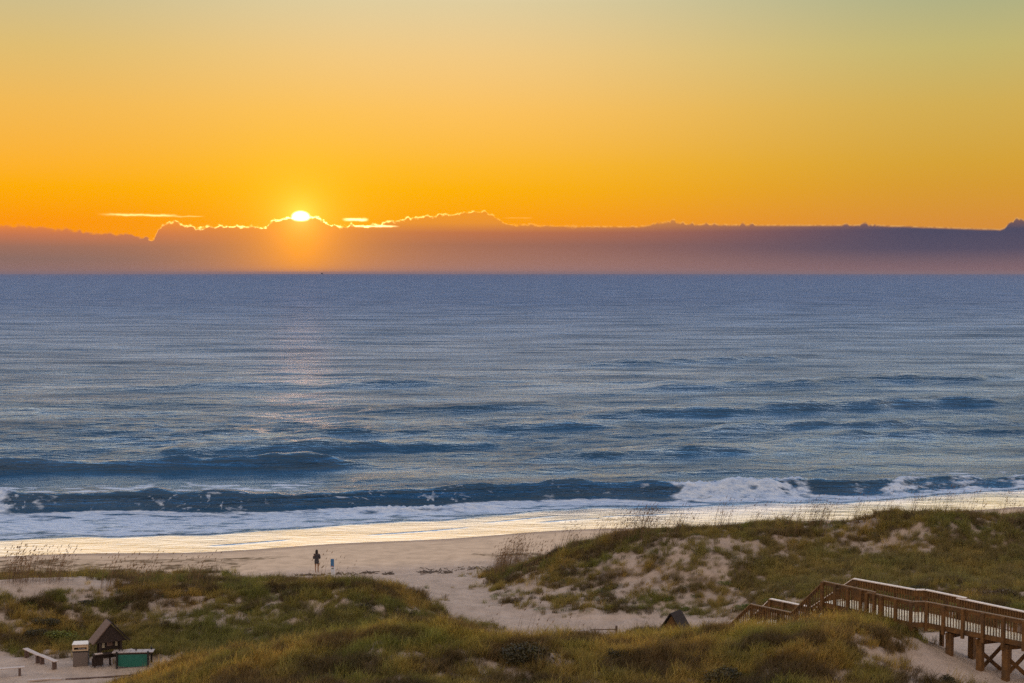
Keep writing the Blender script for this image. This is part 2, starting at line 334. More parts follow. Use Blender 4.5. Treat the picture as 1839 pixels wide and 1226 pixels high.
# ------------------------------------------------------------------ sea
nr, nc = 1150, 940
sl = np.linspace(23/104., 23/26000., nr); D = 23/sl
D = np.r_[D, 60000.]; nr += 1
tt = np.r_[-4, -2.5, -1.6, -1.0, -.75, -.6, -.5, np.linspace(-.43, .43, nc), .5, .6, .75, 1.0, 1.6, 2.5, 4]
nc = len(tt)
SX = tt[None]*D[:, None]; SY = np.broadcast_to(D[:, None], SX.shape).copy()
spac = np.gradient(D)[:, None]
S = SY-y_shore(SX); sx = SX
ZS = np.zeros_like(SX)
depthf = sstep(14, 60, S)            # wave growth away from the swash
# short-crested chop, each octave dropped where the mesh cannot carry it
for k, (lam, amp, el) in enumerate([(.7, .065, 1.5), (1.3, .12, 1.6), (2.4, .20, 1.8), (4.2, .27, 2.0), (7.3, .31, 2.4), (14., .30, 3.0), (27., .36, 4.0), (55., .40, 5.0)]):
    w = np.clip((lam/3.2-spac)/(lam/6), 0, 1)
    if w.max() <= 0: continue
    sh = depthf if lam > 5 else .25+.75*depthf
    warp = .35*lam*perlin(SX/(lam*6), SY/(lam*5), 90+k)
    n = perlin((SX+warp)/(lam*el), (SY+warp-.22*SX)/lam, 70+k)
    n = np.where(n > 0, n**1.0*1.25, n*.85)
    mod = .65+.7*perlin(SX/150, SY/90, 33+k)
    ZS += amp*w*sh*n*np.clip(mod, .15, 1.6)*np.exp(-np.clip(SY-900, 0, None)/2500)
# swell lines rising towards the beach
def ridge(S0, amp, wf, wb, xa, xb, fade=8., wob=2., seed=1):
    c = S0+wob*perlin(SX/22, SX*0+seed, seed)+.5*wob*perlin(SX/7, SX*0, seed+3)
    m = sstep(xa-fade, xa+fade, SX)*(1-sstep(xb-fade, xb+fade, SX))
    a = amp*(1+.45*perlin(SX/11, SX*0+2, seed+9)+.2*perlin(SX/3.5, SX*0+5, seed+2))
    d = S-c
    return a*m*np.where(d < 0, np.exp(-(d/wf)**2), np.exp(-(d/wb)**2)), d, m
def sb(x): return 18.5-.1*x
brk_c = sb(SX)+1.2*perlin(SX/20, SX*0, 5)+.6*perlin(SX/5, SX*0, 6)
d = S-brk_c
ab = 1.75*(1+.32*perlin(SX/9, SX*0+2, 12)+.12*perlin(SX/2.2, SX*0+7, 13))*(1-.35*sstep(20, 55, SX))
BRK = ab*np.where(d < 0, np.exp(-(d/1.45)**2), np.exp(-(d/4.5)**2)); ZS += BRK
BRD = d
for a in [(50, 1.7, 1.6, 5, -75, -20, 6, 1.5, 20), (38, .35, 2.0, 4, -15, 25, 8, 2, 21), (67, 1.15, 2.4, 7, -48, -8, 8, 3, 22), (84, .85, 2.4, 8, -30, 14, 8, 3, 23), (72, 1.0, 2.4, 7, 28, 75, 9, 3, 24),
          (97, 1.35, 3.0, 9, 14, 95, 12, 3.5, 25), (60, .7, 2.4, 7, 36, 110, 9, 3, 26), (118, .85, 3, 10, -25, 10, 8, 4, 27), (50, .75, 2, 6, 5, 35, 9, 3, 28), (150, 1.1, 4, 12, 30, 110, 12, 5, 29), (175, .8, 4.5, 14, -80, -10, 12, 5, 30), (230, 1.2, 6, 16, 20, 80, 12, 6, 31), (30, .3, 1.6, 3, -42, -5, 8, 2, 32), (33, .35, 1.6, 3, 10, 50, 8, 2, 34)]:
    ZS += ridge(*a)[0]
# foam coverage
lacy = fbm(SX/2.6, SY/1.1, 4, 44); lacyb = fbm(SX/6.5, SY/2.0, 3, 45)
front = 9.3+1.6*perlin(SX/16, SX*0, 51)+.7*perlin(SX/4, SX*0+3, 52)+1.6*np.sin(SX*.06+1)
front = np.where(SX > 5, front+.03*(SX-5), front)
zone = sstep(0, .5, S-front)*(1-sstep(-2.5, -1.8, d))
FOAM = zone*np.clip(.74+.40*lacyb+.30*lacy, 0, 1)
# white-water part of the breaker
wx = np.maximum.reduce([1-sstep(-50.5, -46, SX), sstep(14, 19, SX)*(1-sstep(28, 33, SX)), .75*sstep(33, 40, SX)*np.clip(.5+1.2*perlin(SX/5, SX*0, 66), 0, 1), .5*sstep(-4, 4, SX)*(1-sstep(9, 13, SX))*np.clip(.5+perlin(SX/2.5, SX*0, 67), 0, 1)])
wx = np.clip(wx*(1+.9*fbm(SX/3.0, S/1.2, 3, 68)), 0, 1)
ww = wx*sstep(-2.8, -2.2, d)*(1-sstep(.3, 1.1, d))
FOAM = np.maximum(FOAM, ww*(.95+.2*lacy))
ZS += ww*.28*np.abs(fbm(SX/.8, SY/.6, 3, 71))+ww*.1
# foam veins drawn up the dark breaker face
vein = sstep(.02, .0, np.abs(perlin(SX/2.1+.4*lacy, SY/1.1, 72))-.06)*sstep(-2.4, -1.8, d)*(1-sstep(-.4, .3, d))*sstep(-.1, .3, perlin(SX/6., SX*0+4, 73))
FOAM = np.maximum(FOAM, vein*(.52+.12*lacy))
face = sstep(-2.5, -1.8, d)*(1-sstep(-.5, .3, d)); FOAM = np.maximum(FOAM, face*np.clip(.02+.50*lacy+.30*lacyb+.14*sstep(0, 40, SX), 0, .44))
crestf = np.exp(-((d-.15)/.22)**2)*sstep(-.05, .35, perlin(SX/4, SX*0, 74)); FOAM = np.maximum(FOAM, crestf*.6)
# second little white-water line in front of the main breaker
d2 = S-(sb(SX)-4.3+.5*perlin(SX/6, SX*0, 55)); m2 = sstep(-18, -15, SX)*(1-sstep(-3, 1, SX)); r2 = m2*np.exp(-(d2/.7)**2); ZS += .4*r2*(1+.6*np.abs(fbm(SX/.7, SY/.6, 2, 56))); FOAM = np.maximum(FOAM, r2*1.0)
# foam left behind the breaker
for (xa, xb, s0, s1, k_) in ((-70, -20, 22, 42, .62), (-20, 12, 21, 30, .35), (15, 60, 19, 28, .42), (-60, -25, 52, 62, .35)):
    m = sstep(xa-6, xa+4, SX)*(1-sstep(xb-6, xb+6, SX))*sstep(s0-1, s0+2, S)*(1-sstep(s1-6, s1+2, S))
    FOAM = np.maximum(FOAM, m*np.clip(k_*1.25+.75*lacy+.6*lacyb-.42, 0, .85))
# bore step at the foam front
ZS += .10*zone*np.exp(-np.clip(S-front, 0, None)/3.5)*(1+.4*lacy)
SWASH = (1-sstep(-.6, .4, S-front))
# thin sheet with low lobed edges
ZS *= np.where(S < front, 0, 1)*1.0+np.where(S < front, .0, 0)
for (x0, x1, s0, k_) in ((-26, -18.8, 2.6, .12), (-13, -3.5, 3.2, .18), (2, 9, 4.6, .1), (-3, 5, 6.6, .12), (8, 16, 6.2, .1)):
    e = S-(s0+k_*(SX-x0)); m = sstep(x0, x0+1.5, SX)*(1-sstep(x1-1.5, x1, SX)); st = m*np.exp(-(e/.16)**2); ZS += .05*st; FOAM = np.maximum(FOAM, 0)
    SWASH = SWASH*(1-.9*st)
ZS += .004
SMOOTH = SWASH
SEA, nt, b = mat('sea_water'); L = nt.links
geo = N(nt, 'ShaderNodeNewGeometry'); A_f = N(nt, 'ShaderNodeAttribute', attribute_name='foam'); A_s = N(nt, 'ShaderNodeAttribute', attribute_name='swash')
def mapped(scale):
    m = N(nt, 'ShaderNodeMapping'); m.inputs['Scale'].default_value = scale; m.inputs['Rotation'].default_value = (0, 0, .2); L.new(geo.outputs['Position'], m.inputs[0]); return m
na = N(nt, 'ShaderNodeTexNoise', i_Scale=1.0, i_Detail=6.0, i_Roughness=.6); L.new(mapped((.55, 1.5, 1)).outputs[0], na.inputs['Vector'])
nb = N(nt, 'ShaderNodeTexNoise', i_Scale=1.0, i_Detail=5.0, i_Roughness=.6); L.new(mapped((.05, .16, 1)).outputs[0], nb.inputs['Vector'])
ncn = N(nt, 'ShaderNodeTexNoise', i_Scale=1.0, i_Detail=4.0, i_Roughness=.55); L.new(mapped((.009, .012, 1)).outputs[0], ncn.inputs['Vector'])
calm = N(nt, 'ShaderNodeMapRange'); calm.inputs['To Min'].default_value = 1.0; calm.inputs['To Max'].default_value = .14; L.new(A_s.outputs['Fac'], calm.inputs[0])
b1 = N(nt, 'ShaderNodeBump', i_Distance=.34); L.new(na.outputs[0], b1.inputs['Height'])
st1 = N(nt, 'ShaderNodeMath', operation='MULTIPLY'); st1.inputs[1].default_value = .85; L.new(calm.outputs[0], st1.inputs[0]); L.new(st1.outputs[0], b1.inputs['Strength'])
b2 = N(nt, 'ShaderNodeBump', i_Distance=2.2); L.new(nb.outputs[0], b2.inputs['Height']); L.new(b1.outputs[0], b2.inputs['Normal'])
gust = N(nt, 'ShaderNodeMapRange'); gust.inputs['From Min'].default_value = .3; gust.inputs['From Max'].default_value = .7; gust.inputs['To Min'].default_value = .25; gust.inputs['To Max'].default_value = 1.0; L.new(ncn.outputs[0], gust.inputs[0])
st2 = N(nt, 'ShaderNodeMath', operation='MULTIPLY'); L.new(gust.outputs[0], st2.inputs[0]); L.new(calm.outputs[0], st2.inputs[1]); L.new(st2.outputs[0], b2.inputs['Strength'])
na2 = N(nt, 'ShaderNodeTexNoise', i_Scale=1.0, i_Detail=9.0, i_Roughness=.66); L.new(mapped((.022, .07, 1)).outputs[0], na2.inputs['Vector'])
vr = N(nt, 'ShaderNodeMapRange'); vr.inputs['From Min'].default_value = .32; vr.inputs['From Max'].default_value = .68; vr.inputs['To Min'].default_value = .38; vr.inputs['To Max'].default_value = 1.8; L.new(na2.outputs[0], vr.inputs[0])
A_u = N(nt, 'ShaderNodeAttribute', attribute_name='sea_distance')
# normals tilted to the beach, more with distance, so the sea reflects higher sky
tk = N(nt, 'ShaderNodeMapRange'); tk.inputs['To Min'].default_value = -.15; tk.inputs['To Max'].default_value = -.24; L.new(A_u.outputs['Fac'], tk.inputs[0])
t1_ = N(nt, 'ShaderNodeMath', operation='MULTIPLY'); L.new(tk.outputs[0], t1_.inputs[0]); L.new(calm.outputs[0], t1_.inputs[1]); tv = N(nt, 'ShaderNodeCombineXYZ'); L.new(t1_.outputs[0], tv.inputs[1])
va = N(nt, 'ShaderNodeVectorMath', operation='ADD'); L.new(b2.outputs[0], va.inputs[0]); L.new(tv.outputs[0], va.inputs[1]); vn = N(nt, 'ShaderNodeVectorMath', operation='NORMALIZE'); L.new(va.outputs[0], vn.inputs[0])
fre = N(nt, 'ShaderNodeFresnel'); fre.inputs['IOR'].default_value = 1.52; L.new(vn.outputs[0], fre.inputs['Normal'])
cap_ = N(nt, 'ShaderNodeMath', operation='MINIMUM'); L.new(fre.outputs[0], cap_.inputs[0]); cap_.inputs[1].default_value = .97   # a rough sea never reflects everything, even at a grazing view
fw = N(nt, 'ShaderNodeMath', operation='MULTIPLY'); L.new(cap_.outputs[0], fw.inputs[0]); L.new(vr.outputs[0], fw.inputs[1])
nt.nodes.remove(b); dif = N(nt, 'ShaderNodeBsdfDiffuse'); dif.inputs[0].default_value = (.008, .052, .115, 1); L.new(b2.outputs[0], dif.inputs['Normal'])
gl = N(nt, 'ShaderNodeBsdfGlossy'); gl.inputs['Color'].default_value = (.66, .80, 1, 1); ro = N(nt, 'ShaderNodeMapRange'); ro.inputs['To Min'].default_value = .19; ro.inputs['To Max'].default_value = .36; L.new(A_u.outputs['Fac'], ro.inputs[0]); L.new(ro.outputs[0], gl.inputs['Roughness']); gt = ramp(nt, [(0, (.82, .94, 1)), (1, (.54, .58, .70))]); L.new(A_u.outputs['Fac'], gt.inputs[0]); L.new(gt.outputs[0], gl.inputs['Color']); L.new(vn.outputs[0], gl.inputs['Normal'])  # gloss colour paints the reflection darker and greyer with distance
b = N(nt, 'ShaderNodeMixShader'); L.new(fw.outputs[0], b.inputs[0]); L.new(dif.outputs[0], b.inputs[1]); L.new(gl.outputs[0], b.inputs[2])
# thin water over pale sand: brighter mirror
sw = N(nt, 'ShaderNodeBsdfPrincipled'); sw.inputs['Base Color'].default_value = (1., .90, .80, 1); sw.inputs['Metallic'].default_value = 1.0; sw.inputs['Roughness'].default_value = .16; sw.inputs['IOR'].default_value = 1.5; L.new(b2.outputs[0], sw.inputs['Normal'])
ms = N(nt, 'ShaderNodeMixShader'); L.new(A_s.outputs['Fac'], ms.inputs[0]); L.new(b.outputs[0], ms.inputs[1]); L.new(sw.outputs[0], ms.inputs[2])
fo = N(nt, 'ShaderNodeBsdfPrincipled'); fo.inputs['Base Color'].default_value = (.60, .70, .86, 1); fcr = ramp(nt, [(.30, (.16, .28, .50)), (.44, (.50, .66, .90)), (.60, (.74, .86, 1.0))]); fo.inputs['Roughness'].default_value = .7
fn = N(nt, 'ShaderNodeTexNoise', i_Scale=1.0, i_Detail=7.0, i_Roughness=.68); L.new(mapped((.9, 3.0, 2)).outputs[0], fn.inputs['Vector'])
L.new(fn.outputs[0], fcr.inputs[0]); L.new(fcr.outputs[0], fo.inputs['Base Color']); fb = N(nt, 'ShaderNodeBump', i_Distance=.35, i_Strength=1.0); L.new(fn.outputs[0], fb.inputs['Height']); L.new(fb.outputs[0], fo.inputs['Normal'])
fa = N(nt, 'ShaderNodeMath', operation='ADD'); L.new(A_f.outputs['Fac'], fa.inputs[0]); L.new(fn.outputs[0], fa.inputs[1])
fr = N(nt, 'ShaderNodeMapRange'); fr.inputs['From Min'].default_value = .88; fr.inputs['From Max'].default_value = 1.22; L.new(fa.outputs[0], fr.inputs[0])
fm = N(nt, 'ShaderNodeMixShader'); L.new(fr.outputs[0], fm.inputs[0]); L.new(ms.outputs[0], fm.inputs[1]); L.new(fo.outputs[0], fm.inputs[2])
L.new(fm.outputs[0], nt.nodes['Material Output'].inputs[0])
me = np_mesh('sea', np.stack([SX, SY, ZS], -1).reshape(-1, 3), grid_faces(nr, nc), SEA, True, {'foam': np.clip(FOAM, 0, 1).ravel(), 'swash': np.clip(SMOOTH, 0, 1).ravel(), 'sea_distance': np.broadcast_to(np.clip(np.log(spac/.18)/np.log(60), 0, 1), SMOOTH.shape).ravel()})
sea = bpy.data.objects.new('sea', me); COL.objects.link(sea); tag(sea, kind='structure')
del SX, SY, ZS, S, lacy, lacyb, FOAM

# ------------------------------------------------------------------ grass (stuff): blades in tufts, instanced over the dunes
def attr_mat(name, rough=.6, sheen=0):
    m, nt, b = mat(name); L = nt.links
    a = N(nt, 'ShaderNodeAttribute', attribute_name='tint', attribute_type='INSTANCER'); s = N(nt, 'ShaderNodeAttribute', attribute_name='shade')
    mu = N(nt, 'ShaderNodeMix', data_type='RGBA', blend_type='MULTIPLY'); mu.inputs[0].default_value = 1
    L.new(a.outputs['Color'], mu.inputs[6]); L.new(s.outputs['Color'], mu.inputs[7]); L.new(mu.outputs[2], b.inputs['Base Color']); b.inputs['Roughness'].default_value = rough
    tr = N(nt, 'ShaderNodeBsdfTranslucent'); L.new(mu.outputs[2], tr.inputs[0]); mxs = N(nt, 'ShaderNodeMixShader'); mxs.inputs[0].default_value = .35
    L.new(b.outputs[0], mxs.inputs[1]); L.new(tr.outputs[0], mxs.inputs[2]); L.new(mxs.outputs[0], nt.nodes['Material Output'].inputs[0])
    return m
GRASS = attr_mat('dune_grass')
def tuft_mesh(name, nb_, h, rad, width, lean, seed, head=False):
    r = random.Random(seed); V = []; Fc = []; sh = []
    for i in range(nb_):
        a = r.random()*2*math.pi; q = rad*math.sqrt(r.random()); x, y = q*math.cos(a), q*math.sin(a)
        hh = h*r.uniform(.55, 1.1); la = r.random()*2*math.pi; ln = lean*r.uniform(.3, 1.2)*hh; dx, dy = ln*math.cos(la)+.12*hh, ln*math.sin(la)-.03
        wa = r.random()*math.pi; wx_, wy_ = math.cos(wa)*width/2, math.sin(wa)*width/2; c = r.uniform(.6, 1.35); tintc = (c*r.uniform(.9, 1.15), c, c*r.uniform(.8, 1.1)); n = len(V)
        segs = 3
        for k in range(segs):
            t = k/segs; f = 1-.35*t; bx, by, bz = x+dx*t*t, y+dy*t*t, hh*t*(1-.18*t*lean); V += [(bx-wx_*f, by-wy_*f, bz), (bx+wx_*f, by+wy_*f, bz)]
        V.append((x+dx, y+dy, hh*(1-.18*lean)))
        for k in range(segs-1): Fc.append((n+2*k, n+2*k+1, n+2*k+3, n+2*k+2))
        Fc.append((n+2*segs-2, n+2*segs-1, n+2*segs)); sh += [tintc]*(2*segs+1)
        if head:
            n = len(V); tx, ty, tz = x+dx, y+dy, hh*(1-.18*lean); hd = r.uniform(.10, .17); w = .015
            V += [(tx-w*.3, ty, tz-.04), (tx+w, ty+.02, tz-.02+hd*.3), (tx+.07, ty, tz+hd), (tx-w, ty-.02, tz-.02+hd*.35)]; Fc.append((n, n+1, n+2, n+3)); sh += [(1.3, 1.1, .8)]*4
    me = bpy.data.meshes.new(name); me.from_pydata(V, [], Fc); me.update()
    at_ = me.attributes.new('shade', 'FLOAT_COLOR', 'POINT'); at_.data.foreach_set('color', np.hstack([np.array(sh), np.ones((len(sh), 1))]).astype(np.float32).ravel())
    me.materials.append(GRASS); return me
def leafmat_mesh(name, nl, h, rad, ls, seed):
    r = random.Random(seed); V = []; Fc = []; sh = []
    for i in range(nl):
        a = r.random()*2*math.pi; q = rad*math.sqrt(r.random()); x, y = q*math.cos(a), q*math.sin(a); z = h*r.uniform(.3, 1)*(1-.6*(q/rad)**2)
        n = len(V); u = Vector((r.gauss(0, 1), r.gauss(0, 1), r.gauss(0, .5))).normalized()*ls*r.uniform(.6, 1.2); w = u.cross(Vector((r.gauss(0, .6), r.gauss(0, .6), 1))).normalized()*ls*.45
        p = Vector((x, y, z)); V += [p-u, p+w, p+u, p-w]; Fc.append((n, n+1, n+2, n+3)); c = r.uniform(.6, 1.4); sh += [(c*r.uniform(.85, 1.1), c, c*.9)]*4
    me = bpy.data.meshes.new(name); me.from_pydata(V, [], Fc); me.update()
    at_ = me.attributes.new('shade', 'FLOAT_COLOR', 'POINT'); at_.data.foreach_set('color', np.hstack([np.array(sh), np.ones((len(sh), 1))]).astype(np.float32).ravel())
    me.materials.append(GRASS); return me
def coll(name, meshes):
    c = bpy.data.collections.new(name)
    for i, m in enumerate(meshes):
        o = bpy.data.objects.new('%s_%02d' % (name, i), m); c.objects.link(o)
    return c
def scatter(name, pts, rot, scl, tint, kind, collection, label):
    me = np_mesh(name, pts, np.zeros((0, 3), int), None, attrs={'tint': tint, 'scl': scl})
    a = me.attributes.new('rot', 'FLOAT_VECTOR', 'POINT'); a.data.foreach_set('vector', rot.astype(np.float32).ravel())
    a = me.attributes.new('pick', 'INT', 'POINT'); a.data.foreach_set('value', kind.astype(np.int32))
    o = bpy.data.objects.new(name, me); COL.objects.link(o)
    g = bpy.data.node_groups.new(name+'_nodes', 'GeometryNodeTree')
    g.interface.new_socket('Geometry', in_out='INPUT', socket_type='NodeSocketGeometry'); g.interface.new_socket('Geometry', in_out='OUTPUT', socket_type='NodeSocketGeometry')
    gi = g.nodes.new('NodeGroupInput'); go = g.nodes.new('NodeGroupOutput'); mp = g.nodes.new('GeometryNodeMeshToPoints'); ip = g.nodes.new('GeometryNodeInstanceOnPoints'); ci = g.nodes.new('GeometryNodeCollectionInfo')
    ci.inputs['Collection'].default_value = collection; ci.inputs['Separate Children'].default_value = True; ci.inputs['Reset Children'].default_value = True; ip.inputs['Pick Instance'].default_value = True
    def na_(n, t):
        x = g.nodes.new('GeometryNodeInputNamedAttribute'); x.data_type = t; x.inputs['Name'].default_value = n; return x.outputs['Attribute']
    l = g.links; l.new(gi.outputs[0], mp.inputs[0]); l.new(mp.outputs[0], ip.inputs['Points']); l.new(ci.outputs[0], ip.inputs['Instance'])
    l.new(na_('pick', 'INT'), ip.inputs['Instance Index']); l.new(na_('rot', 'FLOAT_VECTOR'), ip.inputs['Rotation']); l.new(na_('scl', 'FLOAT'), ip.inputs['Scale']); l.new(ip.outputs[0], go.inputs[0])
    md = o.modifiers.new('scatter', 'NODES'); md.node_group = g
    return tag(o, label, None, None, 'stuff')
tufts = coll('tuft', [tuft_mesh('tuft', 46, .42, .20, .011, .55, s) for s in range(6)]+[tuft_mesh('tuft_long', 34, .74, .24, .012, .62, 30+s) for s in range(3)]+[tuft_mesh('tuft_short', 60, .24, .26, .010, .8, 20+s) for s in range(4)])
mats_ = coll('creeper', [leafmat_mesh('creeper', 120, .16, .34, .030, 40+s) for s in range(4)])
oats = coll('oat', [tuft_mesh('oat', 5, 1.85, .55, .012, .09, 60+s, True) for s in range(5)])

def sample(n, x0, x1, y0, y1, frustum=1.08):
    x = RNG.uniform(x0, x1, n); y = RNG.uniform(y0, y1, n); k = np.abs(x) < y*.36*frustum+1.5
    return x[k], y[k]
def visible(x, y, z, h=.6):
    """keep points the photograph's side of the dunes could show from near the camera"""
    ok = np.ones(len(x), bool); zt = z+h; best = np.full(len(x), -1e9)
    for t in np.linspace(.55, .985, 44):
        yy = y*t; g = bil(BASE, x*t, yy); ang = np.where(yy > 50, (g-ZC)/yy, -1e9); best = np.maximum(best, ang)
    return (zt-ZC)/y > best-.012
def put(n, box, dens=lambda x, y: 1, thr=None):
    x, y = sample(n, *box); c = cover(x, y)*dens(x, y); k = RNG.random(len(x)) < c; x, y = x[k], y[k]; z = height(x, y)
    k = visible(x, y, z); return x[k], y[k], z[k]-.02
def tints(x, y, dry=0.0):
    g = np.array([.21, .215, .045]); o = np.array([.44, .31, .075]); br = np.array([.10, .062, .032])
    a = np.clip(.46+.9*fbm(x/5, y/4, 3, 80)+dry, 0, 1)[:, None]; bb = np.clip(fbm(x/2.8, y/1.6, 4, 85, .6)*2.8+.14+.42*(y < 59.8), 0, 1)[:, None]  # brown clumps: old dry tufts, with shadow contrast put into the tint
    c = g*(1-a)+o*a; c = c*(1-bb*.8)+br*bb*.8
    return c*RNG.uniform(.65, 1.3, (len(x), 1))
xs = []
for n, bx in ((34000, (-24, 25, 53, 68)), (90000, (-42, 45, 68, 103))):
    xs.append(put(n, bx))
x, y, z = [np.concatenate(v) for v in zip(*xs)]; n = len(x)
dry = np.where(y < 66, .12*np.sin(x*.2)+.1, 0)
# light on the front dune crest put into tuft colour; browner plants lower down
crest_lit = sstep(58.5, 62, y)*(y < 66); T = tints(x, y, dry+.0*crest_lit)
T = T*(1+.35*crest_lit[:, None]*np.array([1.1, 1., .6]))
gm = (sstep(-27, -16, x)*(1-sstep(-9, -5, x))*(1-sstep(82, 84, y))*(y > 72))[:, None]; T = T*(1-.6*gm)+np.array([.24, .24, .06])*.6*gm
hin = (sstep(8, 14, x)*(y > 84)*(1-sstep(92, 95, y)))[:, None]; T = T*(1-.5*hin)+np.array([.34, .29, .09])*.5*hin
pick = np.where(RNG.random(n) < .62, RNG.integers(0, 6, n), np.where(RNG.random(n) < .35, RNG.integers(6, 9, n), RNG.integers(9, 13, n)))
rot = np.stack([RNG.normal(0, .12, n), RNG.normal(0, .12, n), RNG.uniform(0, .9, n)], 1)
scl = RNG.uniform(.65, 1.35, n)*np.where(y < 68, 1.0, .95)
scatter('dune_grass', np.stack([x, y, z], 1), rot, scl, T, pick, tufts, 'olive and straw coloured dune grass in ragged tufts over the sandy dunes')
print('tufts', n)
# low green creeping plants
x, y, z = put(26000, (-42, 45, 56, 100), lambda x, y: sstep(.15, .4, fbm(x/2.6, y/1.7, 3, 120))*np.where(y < 70, .6, 1))
n = len(x); T = np.array([.10, .125, .025])*RNG.uniform(.6, 1.5, (n, 1)); print('creeper', n)
scatter('creeping_ground_cover', np.stack([x, y, z], 1), np.stack([x*0, x*0, RNG.uniform(0, 6.28, n)], 1), RNG.uniform(.7, 1.4, n), T, RNG.integers(0, 4, n), mats_, 'low dark green creeping leaves in patches between the dune grass')
# sea oats standing on the crests
ox = []
def crest_pts(poly, n, spread, zoff=0):
    poly = np.array([on_ground(px, py)[:] for px, py in poly]); out = []
    for i in range(n):
        t = random.random()*(len(poly)-1); k = int(t); p = poly[k]*(1-(t-k))+poly[min(k+1, len(poly)-1)]*(t-k)
        q = perlin(np.array([p[0]/1.6]), np.array([3.]), 9)[0]
        if random.random() > .62+.7*q: continue
        out.append((p[0]+random.gauss(0, .15), p[1]+random.gauss(0, spread)))
    return out
ox += crest_pts([(5,1046),(60,1045),(120,1046)], 120, .35)
ox += crest_pts([(185,1056),(260,1060),(360,1060)], 90, .4)
ox += crest_pts([(300,1062),(500,1062),(640,1056)], 14, .4)
ox += crest_pts([(890,1040),(905,1022),(940,1010),(1000,994),(1100,979),(1200,965)], 260, .45)
ox += crest_pts([(890,1045),(960,1040),(1000,1020)], 40, .8)
ox += crest_pts([(1100,979),(1200,965),(1290,956),(1400,962),(1500,952)], 190, .5)
ox += crest_pts([(1450,957),(1520,950),(1600,936),(1650,929),(1760,942),(1835,942)], 170, .6)
ox += crest_pts([(850,1160),(900,1180),(1050,1165),(1200,1160),(1330,1155)], 7, .8)
ox = np.array(ox); n = len(ox); z = height(ox[:, 0], ox[:, 1])-.03
T = np.array([.22, .15, .09])*RNG.uniform(.6, 1.2, (n, 1))
scatter('sea_oats', np.c_[ox, z], np.stack([RNG.normal(0, .03, n), RNG.normal(.10, .03, n), RNG.uniform(-.3, .3, n)], 1), RNG.uniform(.65, 1.2, n), T, RNG.integers(0, 5, n), oats, 'tall thin sea oats with drooping seed heads standing along the dune crests')

# ------------------------------------------------------------------ shrubs (each a thing)
LEAFM = {}
def leaf_material(name, c):
    m, nt, b = mat(name); L = nt.links; s = N(nt, 'ShaderNodeAttribute', attribute_name='shade')
    mu = N(nt, 'ShaderNodeMix', data_type='RGBA', blend_type='MULTIPLY'); mu.inputs[0].default_value = 1; mu.inputs[6].default_value = (*c, 1); L.new(s.outputs['Color'], mu.inputs[7]); L.new(mu.outputs[2], b.inputs['Base Color']); b.inputs['Roughness'].default_value = .55; return m
LM = [leaf_material('shrub_dark_green', (.050, .044, .010)), leaf_material('shrub_bright_green', (.13, .15, .02)), leaf_material('shrub_brown_green', (.10, .07, .03))]
def crown_mesh(seed, m, n=2600):
    r = np.random.default_rng(seed); lobes = [(r.uniform(-.55, .55), r.uniform(-.5, .5), r.uniform(.18, .5), r.uniform(.32, .55)) for _ in range(9)]
    V = []; sh = []
    for (cx, cy, cz, rr_) in lobes:
        k = n//9; dd = r.normal(size=(k, 3)); dd /= np.linalg.norm(dd, axis=1)[:, None]; q = rr_*(1-.55*r.random(k)**1.6); p = dd*q[:, None]*np.array([1, 1, .8])+np.array([cx, cy, cz])
        u = r.normal(size=(k, 3)); u /= np.linalg.norm(u, axis=1)[:, None]; w = np.cross(u, r.normal(size=(k, 3))); w /= np.linalg.norm(w, axis=1)[:, None]; s = r.uniform(.018, .038, (k, 1))
        V.append(np.stack([p-u*s*1.5, p+w*s, p+u*s*1.5, p-w*s], 1).reshape(-1, 3)); c = np.repeat(r.uniform(.55, 1.5, k), 4)*r.uniform(.8, 1.25); sh.append(np.stack([c, c*r.uniform(.9, 1.1), c], 1))
    V = np.concatenate(V); V[:, 2] = np.maximum(V[:, 2], 0.01); sh = np.concatenate(sh); Fq = np.arange(len(V)).reshape(-1, 4)
    return np_mesh('crown', V, Fq, m, False, {'shade': sh})
def stem_mesh(seed):
    r = random.Random(seed); m = MB()
    for i in range(6):
        a = r.random()*6.28; l = r.uniform(.3, .5); m.tube([(0, 0, -.08), (.15*math.cos(a), .15*math.sin(a), .12), (l*math.cos(a), l*math.sin(a), .42)], [.03, .022, .01], 5)
    return m
CR = {}
def shrub(px, py, rx, ry, h, mi, label):
    p = on_ground(px, py); t = thing('shrub', (p.x, p.y, p.z-.04), random.random()*6, label, 'shrub', 'low shrubs on the dunes'); t.rotation_euler[2] = 0
    key = (mi, len(CR) % 3 if len(CR) < 9 else random.randrange(3)); 
    if key not in CR: CR[key] = crown_mesh(100+len(CR), LM[mi])
    c = bpy.data.objects.new('crown', CR[key]); COL.objects.link(c); c.parent = t; c.scale = (rx, ry, h); c.rotation_euler = (0, 0, random.choice((0, 3.14)))
    s = stem_mesh(len(CR)+int(px)).build('stem', STEM, t); s.scale = (rx, ry, h)
shrub(962, 1190, 1.45, 1.0, .95, 0, 'large rounded dark green shrub on the front dune left of centre')
shrub(1105, 1180, .6, .5, .5, 0, 'small dark green shrub on the front dune, right of the largest shrub')
shrub(905, 1178, .6, .5, .4, 2, 'low brown shrub touching the left side of the largest front shrub')
shrub(1283, 1228, 1.1, .8, .9, 0, 'dark shrub at the bottom edge below the small dark roof')
shrub(1708, 1236, .55, .5, .75, 0, 'dark shrub at the bottom edge on the sand beside the boardwalk piles')
shrub(112, 1148, 1.35, .8, .75, 1, 'bright green mounded shrub behind the litter bin')
shrub(60, 1142, .9, .7, .6, 0, 'dark green shrub left of the bright green mounded shrub')
shrub(75, 1122, 1.1, .6, .55, 0, 'dark spreading shrub high on the left dune above the benches')
